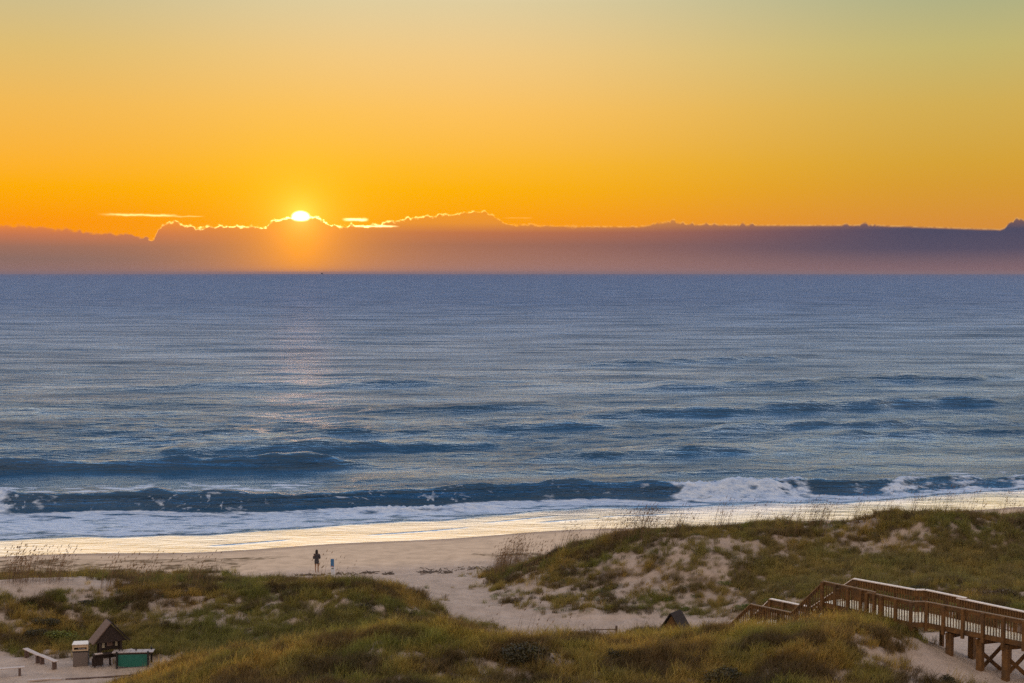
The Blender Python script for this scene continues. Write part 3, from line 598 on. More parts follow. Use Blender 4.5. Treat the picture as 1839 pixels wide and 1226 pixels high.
shrub(298, 1128, .5, .45, .6, 2, 'dark brown shrub on the pale dune face right of the kiosk roof')
shrub(160, 1088, 1.2, .5, .4, 0, 'dark flat shrub just under the left dune crest')
shrub(742, 1070, .55, .45, .45, 0, 'lone dark shrub at the right end of the left dune crest')
shrub(660, 1095, .7, .5, .5, 0, 'dark shrub on the right shoulder of the left dune')
shrub(1305, 1050, .85, .5, .3, 1, 'low green shrub in the hollow left of the boardwalk top')
shrub(1195, 1078, .6, .4, .3, 1, 'small green shrub on the pale slope above the small dark roof')
shrub(1228, 1096, .5, .35, .3, 1, 'small green shrub just above the small dark roof')
shrub(1335, 1094, .8, .5, .4, 1, 'green shrub beside the lower stair of the boardwalk')
shrub(1390, 1082, .9, .5, .35, 1, 'green spreading shrub between the two stair flights')
shrub(1660, 1062, .9, .5, .45, 0, 'green shrub above the bend of the boardwalk rail')
shrub(1648, 927, 1.0, .6, .55, 0, 'dark tuft-like shrub on the highest point of the right crest')
shrub(1790, 1075, 1.3, .7, .7, 2, 'reddish brown shrub behind the far rail at the right edge')

# ------------------------------------------------------------------ boardwalk
zr, zd = 8.40, 7.37
BW = thing('boardwalk', (18.5, 63.0, 5.9), 0, 'brown timber boardwalk with railings and stairs down to the beach path', 'boardwalk')
BWi = Vector((-18.5, -63.0, -5.9))
def bw(m, name, material, parent=None, label=None):
    o = m.build(name, material, parent or BW, label)
    if parent is None: o.location = BWi
    return o
U = Vector((-.684, .73, 0)).normalized()
Q3 = Vector((14.8, 66.9, 0)); Q2 = Vector((17.9, 63.0, 0)); Q1 = Vector((18.5, 63.0, 0)); U1 = Vector((21.5-18.5, 59.8-63.0, 0)).normalized(); Q0 = Q1+U1*16
F2 = Vector((18.65, 65.07, 0)); F1 = Vector((19.1, 65.07, 0)); F3 = Vector((16.35, 67.45, 0)); UF = Vector((22.06-19.1, 61.3-65.07, 0)).normalized(); F0 = F1+UF*16
def lerp(a, b, t): return a*(1-t)+b*t
def rail(a, b, za, zb, da, db, cap, capw, capm, bay=.95, fascia=0, skirt=.22, first=True, last=True, inner=None, name='railing'):
    """one straight run of railing from a to b; za,zb = cap height at the ends, da,db = deck height"""
    L_ = (b-a).length; nb_ = max(1, round(L_/bay)); A = Vector((a.x, a.y, 0)); B = Vector((b.x, b.y, 0)); side = (B-A).normalized().cross(Vector((0, 0, 1)))
    m = MB(); m.bar(A+Vector((0, 0, za)), B+Vector((0, 0, zb)), capw, .04); r = bw(m, name, capm)
    m = MB(); m.bar(A+Vector((0, 0, za-.115)), B+Vector((0, 0, zb-.115)), .04, .14 if not fascia else fascia)
    if fascia: m = MB(); m.bar(A+Vector((0, 0, za-.02-fascia/2)), B+Vector((0, 0, zb-.02-fascia/2)), .04, fascia)
    m.build('rail_board', WOOD, r); m = MB()
    m.bar(A+Vector((0, 0, da-skirt/2+.02)), B+Vector((0, 0, db-skirt/2+.02)), .045, skirt); m.build('rim_joist', WOOD, r)
    m = MB(); n = int(L_/.135)
    out = side*.043*(1 if inner else -1)
    for i in range(1, n):
        t = i/n; p = lerp(A, B, t)+out; m.bar(p+Vector((0, 0, lerp(da, db, t)-skirt+.03)), p+Vector((0, 0, lerp(za, zb, t)-.03)), .040, .034, (side.x, side.y, 0))
    m.build('balusters', WOOD, r)
    for i in range(nb_+1):
        if (i == 0 and not first) or (i == nb_ and not last): continue
        t = i/nb_; p = lerp(A, B, t)-out*2.2; MB().bar(p+Vector((0, 0, lerp(da, db, t)-.34)), p+Vector((0, 0, lerp(za, zb, t)-.022)), .13, .13, (side.x, side.y, 0)).build('post', WOOD, r)
    return r
J1 = lerp(Q3, Q2, .60); J2 = lerp(Q3, Q2, .52)+Vector((-.03, -.04, 0))
rail(Q3, J1, zr, zr, zd, zd, None, .10, NEARCAP, .8)
rail(J2, Q2, zr-.07, zr-.07, zd, zd, None, .10, NEARCAP, .95)
rail(Q2, Q1, zr-.07, zr-.07, zd, zd, None, .10, NEARCAP, .6, first=False)
rail(Q1, Q0, zr-.07, zr-.07, zd, zd, None, .10, NEARCAP, .92, first=False)
rail(F3, F2, zr, zr, zd, zd, None, .20, WOODCAP, .95, fascia=.30, inner=True)
rail(F2, F1, zr, zr, zd, zd, None, .20, WOODCAP, .5, fascia=.30, inner=True, first=False)
K1 = F1+UF*2.15; K2 = F1+UF*1.75+Vector((-.04, -.03, 0))
rail(F1, K1, zr, zr, zd, zd, None, .20, WOODCAP, .95, fascia=.30, inner=True, first=False)
rail(K2, F0, zr-.06, zr-.06, zd, zd, None, .20, WOODCAP, .95, fascia=.30, inner=True)
# deck boards as one surface with real gaps
def deck(near, far, z, name='deck'):
    m = MB(); nseg = max(1, int((near[1]-near[0]).length/.145))
    for i in range(nseg):
        t0, t1 = (i+.04)/nseg, (i+.96)/nseg; a, b2_, c, d_ = lerp(near[0], near[1], t0), lerp(near[0], near[1], t1), lerp(far[0], far[1], t1), lerp(far[0], far[1], t0)
        vs = [Vector((p.x, p.y, z-.035)) for p in (a, b2_, c, d_)]+[Vector((p.x, p.y, z)) for p in (a, b2_, c, d_)]
        m.add(vs, [(3, 2, 1, 0), (4, 5, 6, 7), (0, 1, 5, 4), (1, 2, 6, 5), (2, 3, 7, 6), (3, 0, 4, 7)])
    return m
m = deck((Q3, Q2), (F3, F2), zd-.005)
for a_ in (deck((Q2, Q1), (F2, F1), zd-.005), deck((Q1, Q0), (F1, F0), zd-.005)): m.add(a_.v, a_.f)
dk = bw(m, 'deck', DECK)
m = MB()
for t in (.08, .5, .92):
    m.bar(lerp(Q3, F3, t)+Vector((0, 0, zd-.15)), lerp(Q2, F2, t)+Vector((0, 0, zd-.15)), .05, .20); m.bar(lerp(Q1, F1, t)+Vector((0, 0, zd-.15)), lerp(Q0, F0, t)+Vector((0, 0, zd-.15)), .05, .20)
m.build('joist', DARKWOOD, dk)
# stair flights and landing
WV = Vector((1.2, 1.13, 0))
T0 = Q3; T1 = Q3+U*2.5*1.0; T1 = Vector((13.55, 68.24, 0)); T2 = Vector((11.87, 70.03, 0)); T3 = T2+U*2.75
zl = zd-1.83; zb_ = zl-2.75*.98
def flight(a, b, za, zb, n, name='stairs'):
    m = MB()
    for i in range(n):
        t = (i+.5)/n; c = lerp(a, b, t); z = za+(zb-za)*(i+.6)/n; m.bar(c+Vector((0, 0, z))+U*0, c+WV*.98+Vector((0, 0, z)), .27, .04, (0, 0, 1))
    o = bw(m, name, DECK)
    m = MB()
    for k in (0.02, .98): m.bar(a+WV*k+Vector((0, 0, za-.16)), b+WV*k+Vector((0, 0, zb-.16)), .05, .26)
    m.build('stringer', WOOD, o); return o
flight(T0, T1, zd, zl, 10); flight(T2, T3, zl, zb_, 14)
bw(deck((T1, T2), (T1+WV, T2+WV), zl), 'landing', DECK)
rail(Q3, T1, zr, 6.57, zd, zl, None, .10, NEARCAP, .95, skirt=.15, first=False); rail(T1, T2, 6.57, 6.57, zl, zl, None, .10, NEARCAP, .85, first=False); rail(T2, T3, 6.57, 6.57-2.7, zl, zb_, None, .10, NEARCAP, .95, skirt=.15, first=False)
rail(F3, T1+WV, zr, 6.57, zd, zl, None, .16, WOODCAP, .95, fascia=.25, skirt=.15, first=False, inner=True); rail(T1+WV, T2+WV, 6.57, 6.57, zl, zl, None, .2, WOODCAP, .85, fascia=.3, first=False, inner=True); rail(T2+WV, T3+WV, 6.57, 6.57-2.7, zl, zb_, None, .16, WOODCAP, .95, skirt=.15, first=False, inner=True)
# piles, cross beams, braces
def pile(p, w=.26, top=zd-.26): 
    g = gz(p.x, p.y); m = MB(); m.bar((p.x, p.y, g-.3), (p.x, p.y, top), w, w, (U1.x, U1.y, 0)); bw(m, 'pile', WOOD)
def bent(pa, pb, brace=False):
    pile(pa); pile(pb); m = MB(); d_ = (pb-pa).normalized(); m.bar(pa-d_*.25+Vector((0, 0, zd-.38)), pb+d_*.25+Vector((0, 0, zd-.38)), .09, .24); bw(m, 'cross_beam', WOOD)
    if brace:
        m = MB(); s = U1*-.16; m.bar(pa+s+Vector((0, 0, zd-.7)), pb+s+Vector((0, 0, zd-1.9)), .05, .17); m.bar(pb+s*1.4+Vector((0, 0, zd-.7)), pa+s*1.4+Vector((0, 0, zd-1.9)), .05, .17); bw(m, 'brace', WOOD)
def onl(px, a, b):
    for i in range(4000):
        p = lerp(a, b, i/4000)
        if 919.5+F*p.x/p.y >= px: return p
    return b
bent(onl(1712, Q1, Q0)+Vector((.08, .08, 0)), onl(1755, F1, F0)); pile(onl(1700, F1, F0), .16)
bent(onl(1768, Q1, Q0)+Vector((.08, .08, 0)), onl(1820, F1, F0), True)
bent(onl(1815, Q1, Q0)+Vector((.08, .08, 0)), onl(1868, F1, F0), True); bent(onl(1900, Q1, Q0), onl(1950, F1, F0), True)
bent(onl(1640, Q3, Q2)+Vector((.1, .1, 0)), onl(1650, F3, F2)); bent(Q3+Vector((.15, .05, 0)), F3-Vector((.1, .1, 0)))
pile(T1+WV*.05, .12, zl-.05); pile(T1+WV*.95, .12, zl-.05); pile(T2+WV*.05, .12, zl-.05); pile(T2+WV*.95, .12, zl-.05)

# ------------------------------------------------------------------ kiosks, furniture
def gable(parent, w, l, h, zt, over=.0, matl=SHINGLE, matr=SHINGLE, th=.05):
    """gable roof: ridge along local y; w = full eave width, l = length, h = rise; eaves at zt"""
    for s, mm in ((-1, matl), (1, matr)):
        m = MB(); e = Vector((s*w/2, 0, zt)); r_ = Vector((0, 0, zt+h)); n = (r_-e).cross(Vector((0, 1, 0))).normalized()*th*(1 if s < 0 else -1)
        if n.z < 0: n = -n
        vs = []
        for yy in (-l/2, l/2):
            for p in (e, r_, r_+n, e+n): vs.append(Vector((p.x, yy, p.z)))
        m.add(vs, [(0, 1, 2, 3), (7, 6, 5, 4), (0, 4, 5, 1), (1, 5, 6, 2), (2, 6, 7, 3), (3, 7, 4, 0)])
        # shingle courses, a few mm proud
        for k in range(6):
            a_ = lerp(e, r_, k/6.2+.01)+n*1.02; b_ = lerp(e, r_, (k+1)/6.2+.03)+n*1.02; o = n*.22
            vs = [Vector((p.x, yy, p.z)) for yy in (-l/2-.01, l/2+.01) for p in (a_, b_, b_+n*.05, a_+o)]
            m.add(vs, [(0, 1, 2, 3), (7, 6, 5, 4), (0, 4, 5, 1), (1, 5, 6, 2), (2, 6, 7, 3), (3, 7, 4, 0)])
        m.build('roof', mm, parent)
p = on_ground(197, 1189)
k = thing('information_kiosk', (p.x, p.y, p.z), R(30), 'dark timber kiosk with a steep gable roof behind the teal sided table', 'kiosk', 'steep roofed kiosks')
gable(k, 1.95, 1.0, 1.08, 1.13, matl=SHINGLE_PALE, matr=SHINGLE)
MB().add([(-.86, -.36, 1.16), (.86, -.36, 1.16), (0, -.36, 2.12), (-.86, -.31, 1.16), (.86, -.31, 1.16), (0, -.31, 2.12)], [(0, 1, 2), (5, 4, 3), (0, 3, 4, 1), (1, 4, 5, 2), (2, 5, 3, 0)]).build('gable_board', DARKWOOD, k)
for x_ in (-.55, .55):
    MB().bbox((x_, -.25, .55), (.11, .11, 1.24), .01).build('post', DARKWOOD, k); MB().bbox((x_, .25, .55), (.11, .11, 1.24), .01).build('post', DARKWOOD, k)
pn = MB().bbox((0, 0, .98), (.98, .06, .62), .01).build('notice_board', DARKWOOD, k)
MB().box((-.34, -.04, .96), (.14, .012, .3)).build('notice', PAPER, pn); MB().box((.0, -.04, .98), (.3, .012, .2)).build('notice', simple('faded_notice', (.2, .13, .1), .7), pn); MB().box((.36, -.04, .97), (.12, .012, .26)).build('notice', PAPER, pn)
m = MB(); m.bbox((.1, -.55, .62), (2.25, .34, .06), .01); m.bbox((.1, -.43, .46), (2.2, .05, .24), .01); m.build('counter', DARKWOOD, k)
MB().bbox((-.72, -.56, .665), (.42, .24, .03), .008).build('counter_tray', BENCHTOP, k); MB().bbox((.92, -.56, .665), (.36, .24, .03), .008).build('counter_tray', BENCHTOP, k)
for x_ in (-.9, -.1, 1.1): MB().bbox((x_, -.46, .25), (.09, .09, .62), .008).build('leg', DARKWOOD, k)
MB().bbox((-.75, -.42, .2), (.6, .06, .42), .01).build('side_board', DARKWOOD, k)

p = on_ground(240, 1196)
t = thing('display_table', (p.x, p.y, p.z), R(5), 'long table with a slatted pale top, black posts and a teal side panel', 'table')
m = MB()
for i in range(7): m.bbox((-.93+.31*i, 0, .80), (.295, .62, .035), .006)
tp = m.build('table_top', simple('grey_top_boards', (.42, .36, .33), .5, .2, 5), t); MB().bbox((0, -.25, .735), (2.0, .05, .09), .006).build('apron', DARKWOOD, t); MB().bbox((0, .25, .735), (2.0, .05, .09), .006).build('apron', DARKWOOD, t)
for x_, y_, hh in ((-.82, -.33, .92), (.82, -.33, .92), (-.9, .27, .86), (.9, .27, .98)): MB().bbox((x_, y_, hh/2-.05), (.085, .085, hh), .008).build('leg', BLACK, t)
MB().add([(-.76, -.28, .69), (.76, -.28, .69), (.76, -.28, .06), (-.2, -.28, .02), (-.76, -.28, .06), (-.76, -.24, .69), (.76, -.24, .69), (.76, -.24, .06), (-.2, -.24, .02), (-.76, -.24, .06)], [(0, 4, 3, 2, 1), (5, 6, 7, 8, 9), (0, 1, 6, 5), (1, 2, 7, 6), (2, 3, 8, 7), (3, 4, 9, 8), (4, 0, 5, 9)]).build('side_panel', TEAL, t)
for x_ in (-.75, -.6, .12): MB().bbox((x_, .1, .87), (.07, .07, .11), .01).build('peg', DARKWOOD, t)

p = on_ground(146, 1194)
t = thing('litter_bin', (p.x, p.y, p.z), R(10), 'square pebbled litter bin with a cream hooded top', 'litter bin')
bd = MB().bbox((0, 0, .38), (.78, .66, .80), .02).build('body', CONCRETE, t)
m = MB(); m.bbox((0, 0, .80), (.84, .72, .06), .012)
m.build('rim', BLACK, t)
m = MB()
for x_ in (-.37, .37): m.bbox((x_, 0, .98), (.08, .68, .34), .01)
m.bbox((0, .30, .98), (.66, .05, .33), .008); m.bbox((0, -.30, 1.08), (.66, .05, .13), .008); m.bbox((0, -.30, .86), (.66, .05, .08), .008); m.build('hood', CREAM, t)
MB().bbox((0, 0, 1.185), (.86, .76, .05), .02).build('lid', LIDWHITE, t)
m = MB(); m.bbox((.06, -.1, .93), (.4, .3, .03), .01); m.build('inner_flap', simple('bag_liner', (.5, .48, .5), .4), t)

def bench(a, b, label, h=.47, legs=(.12, .88)):
    """bench between two ground pixels"""
    pa = Vector(atY(*a)); pb = Vector(atY(*b)); c = (pa+pb)/2; g = (gz(pa.x, pa.y)+gz(pb.x, pb.y))/2; L_ = math.hypot(pb.x-pa.x, pb.y-pa.y); rz = math.atan2(pb.y-pa.y, pb.x-pa.x)
    t = thing('bench', (c.x, c.y, g), rz, label, 'bench', 'backless wooden benches'); MB().bbox((0, 0, h), (L_, .28, .05), .012).build('seat', BENCHTOP, t)
    for f_ in legs:
        m = MB(); m.bbox((L_*(f_-.5), 0, h/2-.06), (.12, .22, h+.06), .008); m.build('leg', WOODL, t)
WOODL = simple('grey_brown_wood', (.13, .085, .07), .8, .25, 8)
def seat_end(px, py, h=.47):
    # point whose seat top is seen at that pixel
    x, y, z = at(px, py, 2.0+h); return (px, py, y)
bench(seat_end(45, 1163), seat_end(71, 1175), 'backless bench in the middle of the three, its left end against the grass')
bench(seat_end(72, 1175), seat_end(101, 1187), 'backless bench nearest the litter bin, right of the other benches')
bench(seat_end(-30, 1202), seat_end(44, 1196.5), 'backless bench cut off by the left edge, lowest of the three')

# timber edging of the sandy yard
def edging(pts, label, w=.14, h=.08, name='timber_edging', m_=BENCHTOP, cat='edging'):
    P_ = [on_ground(*q) for q in pts]; c = P_[0]; t = thing(name, c, 0, label, cat, 'pale boards laid along the sand')
    for a, b_ in zip(P_[:-1], P_[1:]):
        d_ = (b_-a).normalized()*.01; MB().bar(a-c+d_+Vector((0, 0, h/2)), b_-c-d_+Vector((0, 0, h/2)), w, h).build('board', m_, t)
edging([(50, 1224), (90, 1221), (112, 1220.5)], 'pale board edging on the sand at the bottom left')
edging([(117, 1220.5), (180, 1217.5), (240, 1213)], 'grey board edging running towards the front dune', .10, .05, m_=WOODL)
edging([(905, 1146), (930, 1144), (990, 1140.5), (1056, 1135.5)], 'long pale board edge of the beach path behind the front dune', .14, .12)
# low rail with end post on the path
p = on_ground(1107, 1139); t = thing('low_barrier', p, 0, 'short wooden post with a thin low rail beside the beach path', 'barrier')
MB().bbox((0, 0, .2), (.13, .13, .62), .012).build('post', WOODL, t); q = on_ground(1060, 1136.5); MB().bar((0, 0, .30), (q.x-p.x, q.y-p.y, q.z-p.z+.18), .04, .05).build('rail', WOODL, t)

# small roofed stand on the path behind the front dune
c3 = atY(1213, 1099, 76.5)
g = gz(c3[0], c3[1]); hh = c3[2]-g
t = thing('roofed_stand', (c3[0], c3[1], g), R(-35), 'small dark A-frame roof showing above the grass on the beach path', 'kiosk', 'steep roofed kiosks')
gable(t, 1.55, 1.1, 1.12, hh-1.12, th=.05)
MB().add([(-.62, -.45, hh-1.1), (.62, -.45, hh-1.1), (0, -.45, hh-.08), (-.62, -.40, hh-1.1), (.62, -.40, hh-1.1), (0, -.40, hh-.08)], [(0, 1, 2), (5, 4, 3), (0, 3, 4, 1), (1, 4, 5, 2), (2, 5, 3, 0)]).build('gable_board', WOOD, t)
for x_ in (-.45, .45):
    for y_ in (-.22, .22): MB().bbox((x_, y_, (hh-1.0)/2-.05), (.1, .1, hh-1.0+.1), .01).build('post', DARKWOOD, t)
MB().bbox((0, 0, (hh-1.1)*.6), (.8, .05, (hh-1.1)*.6), .008).build('notice_board', DARKWOOD, t)

# beach marker post
x_, y_, z_ = at(597, 1047, 1.45); g = gz(x_, y_)
t = thing('marker_post', (x_, y_, g), 0, 'upright post with a blue upper board and white lower board by the beach entrance', 'sign post')
MB().bbox((-.015, 0, .86), (.14, .10, 1.82), .01).build('post', simple('grey_post', (.10, .085, .07), .8), t)
b_ = MB().bbox((.01, -.065, 1.50), (.24, .03, .54), .008).build('upper_board', BLUEPANEL, t); MB().box((.01, -.083, 1.26), (.13, .006, .055), 0, Matrix.Rotation(.4, 3, 'Y')).build('mark', ORANGE, b_)
w_ = MB().bbox((.045, -.07, .78), (.27, .03, .90), .008).build('lower_board', WHITEPANEL, t)
MB().box((.03, -.088, 1.12), (.16, .006, .10)).build('notice', simple('grey_notice', (.3, .33, .33), .7), w_)

# ------------------------------------------------------------------ person on the beach, back to the camera
p = on_ground(569, 1028)
per = thing('person', (p.x, p.y, p.z), R(4), 'person with shoulder length dark hair in a short grey dress, barelegged, facing the sea', 'person')
def skin_mesh(name, chains, material, parent, sub=2):
    bm = bmesh.new(); lay = bm.verts.layers.skin.verify(); idx = {}
    def gv(k, p_, r_):
        if k in idx: return idx[k]
        v = bm.verts.new(p_); v[lay].radius = r_ if hasattr(r_, '__len__') else (r_, r_); idx[k] = v; return v
    for ci, ch in enumerate(chains):
        prev = None
        for (k, p_, r_) in ch:
            v = gv(k, p_, r_)
            if prev is not None and prev is not v: bm.edges.new((prev, v))
            prev = v
    first = idx[chains[0][0][0]]; first[lay].use_root = True
    me = bpy.data.meshes.new(name); bm.to_mesh(me); bm.free(); me.materials.append(material)
    o = bpy.data.objects.new(name, me); COL.objects.link(o); o.parent = parent
    sk = o.modifiers.new('skin', 'SKIN'); sk.use_smooth_shade = True; o.modifiers.new('sub', 'SUBSURF').levels = sub; o.modifiers['sub'].render_levels = sub
    return o
ch = [[('pelvis', (0, 0, .86), (.14, .10)), ('waist', (0, 0, 1.03), (.11, .085)), ('chest', (0, .0, 1.20), (.13, .10)), ('upchest', (0, .0, 1.32), (.11, .08)), ('neck', (0, .01, 1.41), .048), ('jaw', (0, .03, 1.48), (.062, .07)), ('head', (0, .025, 1.56), (.078, .095)), ('top', (0, .01, 1.63), (.055, .07))]]
for s in (-1, 1):
    n_ = 'l' if s < 0 else 'r'
    ch.append([('pelvis', None, None), (n_+'hip', (s*.085, 0, .80), .085), (n_+'thigh', (s*.09, .01, .62), .072), (n_+'knee', (s*.092, .015, .45), .052), (n_+'calf', (s*.094, -.01, .31), .050), (n_+'ankle', (s*.096, -.01, .08), .032), (n_+'ball', (s*.105, .12, .028), (.038, .022))])
    ch.append([('upchest', None, None), (n_+'sh', (s*.165, 0, 1.33), .052), (n_+'ua', (s*.20, -.01, 1.20), .044), (n_+'el', (s*.212, -.01, 1.05), .037), (n_+'fa', (s*.16, .14, 1.08), .032), (n_+'wr', (s*.075, .25, 1.15), .022), (n_+'palm', (s*.045, .285, 1.19), (.034, .018))])
    for k_, (ox_, ln) in enumerate(((.018, .065), (.006, .072), (-.006, .068), (-.017, .054))):
        b0 = Vector((s*(.045+ox_), .30, 1.215)); ch.append([(n_+'palm', None, None), (n_+'f%da' % k_, b0, .009), (n_+'f%db' % k_, b0+Vector((0, .012, ln*.5)), .0085), (n_+'f%dc' % k_, b0+Vector((-s*.008, -.004, ln*.9)), .007)])
    ch.append([(n_+'palm', None, None), (n_+'t1', (s*.022, .268, 1.195), .010), (n_+'t2', (s*.008, .26, 1.222), .009)])
body = skin_mesh('body', ch, SKIN, per)
# face: nose and ears belong to the one body surface's front, hair hangs behind
hr = MB().loft([(0, .0, 1.34, .035, .02), (0, -.015, 1.38, .098, .055), (0, -.01, 1.46, .103, .085), (0, .0, 1.54, .100, .105), (0, .0, 1.61, .092, .108), (0, .0, 1.66, .065, .08), (0, 0, 1.685, .02, .025)]).build('hair', HAIRM, per)
dr = MB().loft([(0, 0, .665, .165, .125), (0, 0, .70, .168, .128), (0, 0, .82, .168, .130), (0, 0, .95, .152, .118), (0, 0, 1.08, .142, .108), (0, 0, 1.22, .158, .115), (0, 0, 1.32, .165, .10), (0, 0, 1.375, .12, .075), (0, .0, 1.40, .06, .055)])
for s in (-1, 1): dr.tube([(s*.11, 0, 1.345), (s*.175, 0, 1.315), (s*.208, -.01, 1.19), (s*.222, -.01, 1.05), (s*.195, .04, 1.03)], [.055, .070, .068, .064, .055], 12)
dr.build('dress', DRESS, per)
MB().bbox((0, .30, 1.25), (.075, .012, .15), .003).build('phone', BLACK, per)

# ------------------------------------------------------------------ wrack and driftwood on the upper beach
def wrack(n, pts):
    V = []; Fc = []; r = random.Random(4)
    m = MB()
    for i in range(n):
        px, py, sx_, sy_ = r.choice(pts); q = on_ground(px+r.gauss(0, sx_), py+r.gauss(0, sy_)); a = r.random()*3.14; l = r.uniform(.06, .30)
        m.bar((q.x-l*math.cos(a), q.y-l*math.sin(a), q.z+.01), (q.x+l*math.cos(a), q.y+l*math.sin(a), q.z+r.uniform(.02, .09)), r.uniform(.02, .06), r.uniform(.02, .05))
    o = m.build('seaweed_wrack', simple('dry_seaweed', (.12, .09, .065), .9, .4, 10)); tag(o, 'thin broken line of dark dry seaweed scattered along the upper beach', None, None, 'stuff')
wrack(190, [(662, 1029, 7, 1.0), (700, 1031, 4, .8), (765, 1028, 9, 1.6), (800, 1028, 14, 1.0), (850, 1020, 18, .8), (820, 1023, 25, 1.2), (560, 1033, 22, .7), (490, 1037, 30, .8), (620, 1031, 16, 1.)])

# ------------------------------------------------------------------ seabird far over the water
bp_ = Vector(atY(577, 491, 300)); t = thing('seabird', bp_, R(70), 'tiny dark seabird flying low over the horizon under the sun', 'bird')
MB().loft([(0, 0, -.02, .01, .01), (0, 0, 0, .05, .05), (0, 0, .12, .085, .075), (0, 0, .28, .06, .05), (0, 0, .38, .02, .03)]).build('body', BIRDM, t).rotation_euler = (R(90), 0, 0)
for s in (-1, 1):
    MB().add([(s*.04, -.05, .04), (s*.04, -.22, .04), (s*.26, -.20, .14), (s*.26, -.06, .15), (s*.55, -.24, .10), (s*.04, -.05, .06), (s*.04, -.22, .055), (s*.26, -.20, .155), (s*.26, -.06, .17), (s*.55, -.24, .115)],
             [(0, 3, 2, 1), (3, 4, 2), (5, 6, 7, 8), (8, 7, 9), (0, 1, 6, 5), (1, 2, 7, 6), (2, 4, 9, 7), (4, 3, 8, 9), (3, 0, 5, 8)]).build('wing', BIRDM, t)

# ------------------------------------------------------------------ haze over the sea
HZ, nt, b = mat('sea_air'); nt.nodes.remove(b); pv = N(nt, 'ShaderNodeVolumePrincipled'); pv.inputs['Color'].default_value = (.62, .52, .62, 1); pv.inputs['Density'].default_value = 3.0e-5; pv.inputs['Anisotropy'].default_value = 0.0
nt.links.new(pv.outputs[0], nt.nodes['Material Output'].inputs['Volume'])
hz = MB().box((0, 28000, 32), (90000, 70000, 70)).build('haze', HZ); tag(hz, kind='stuff')
# ------------------------------------------------------------------ sky
def eaz(px, py):
    rx, rz = ray(px, py); return math.atan2(float(rx), 1), math.atan2(float(rz), math.hypot(float(rx), 1))
SUN_AZ, SUN_EL = eaz(540, 389)
world = bpy.data.worlds.new('World'); SC.world = world; world.use_nodes = True; nt = world.node_tree; L = nt.links
for n in list(nt.nodes): nt.nodes.remove(n)
def M(op, a, b=None, c=None, clamp=False):
    n = nt.nodes.new('ShaderNodeMath'); n.operation = op; n.use_clamp = clamp
    for i, v in enumerate((a, b, c)):
        if v is None: continue
        if isinstance(v, (int, float)): n.inputs[i].default_value = v
        else: L.new(v, n.inputs[i])
    return n.outputs[0]
def MR(v, a, b, c=0., d=1., smooth=True):
    n = nt.nodes.new('ShaderNodeMapRange'); n.interpolation_type = 'SMOOTHSTEP' if smooth else 'LINEAR'
    L.new(v, n.inputs[0])
    for i, q in enumerate((a, b, c, d)):
        if isinstance(q, (int, float)): n.inputs[i+1].default_value = q
        else: L.new(q, n.inputs[i+1])
    return n.outputs[0]
def MC(f, a, b, blend='MIX'):
    n = nt.nodes.new('ShaderNodeMix'); n.data_type = 'RGBA'; n.blend_type = blend; n.clamp_result = False
    for i, v in ((0, f), (6, a), (7, b)):
        if isinstance(v, (int, float)): n.inputs[i].default_value = v
        elif isinstance(v, tuple): n.inputs[i].default_value = (*v, 1)
        else: L.new(v, n.inputs[i])
    return n.outputs[2]
tc = nt.nodes.new('ShaderNodeTexCoord'); sp = nt.nodes.new('ShaderNodeSeparateXYZ'); L.new(tc.outputs['Generated'], sp.inputs[0])
el = M('ARCSINE', sp.outputs[2]); az = M('ARCTAN2', sp.outputs[0], sp.outputs[1])
ele = M('MAXIMUM', el, 0.0)
HP = math.pi/2
def epos(py, px=920): return math.sqrt(max(0, eaz(px, py)[1])/HP)
up = [(math.sqrt(12.6/90), (252, 232, 208)), (math.sqrt(18.5/90), (240, 230, 218)), (math.sqrt(25/90), (146, 190, 232)), (math.sqrt(38/90), (96, 160, 228)), (math.sqrt(52/90), (96, 150, 216)), (1.0, (224, 216, 214))]
def sky_ramp(cols, upm=1.0):
    st = [(epos(y), lin(c)) for y, c in cols] + [(p, tuple(v*upm for v in lin(c))) for p, c in up]
    r = ramp(nt, sorted(st, key=lambda q: q[0])); L.new(M('SQRT', M('DIVIDE', ele, HP)), r.inputs[0]); return r.outputs[0]
skL = sky_ramp([(480, (250, 140, 0)), (400, (255, 152, 0)), (340, (255, 174, 0)), (300, (254, 179, 45)), (200, (243, 186, 85)), (100, (224, 190, 115)), (0, (203, 190, 145))])
skC = sky_ramp([(480, (250, 140, 0)), (400, (255, 158, 0)), (340, (255, 178, 0)), (300, (255, 185, 40)), (200, (253, 195, 95)), (100, (242, 202, 132)), (0, (224, 206, 160))])
skR = sky_ramp([(480, (215, 130, 60)), (400, (217, 145, 55)), (340, (215, 156, 50)), (300, (214, 163, 55)), (200, (210, 174, 84)), (100, (196, 182, 114)), (0, (172, 176, 136))])
azL = MR(az, R(-19.5), R(-5), 1, 0); azR = MR(az, R(-3), R(19), 0, 1)
sky = MC(azR, MC(azL, skC, skL), skR)
band = M('ADD', 1.0, M('MULTIPLY', M('MULTIPLY', MR(el, R(11.3), R(13.5), 0, 1), MR(el, R(22), R(36), 1, 0)), .55))
cb = nt.nodes.new('ShaderNodeCombineXYZ'); [L.new(band, cb.inputs[i]) for i in range(3)]
sky = MC(1.0, sky, cb.outputs[0], 'MULTIPLY')   # unseen bright band added above the view to brighten the water
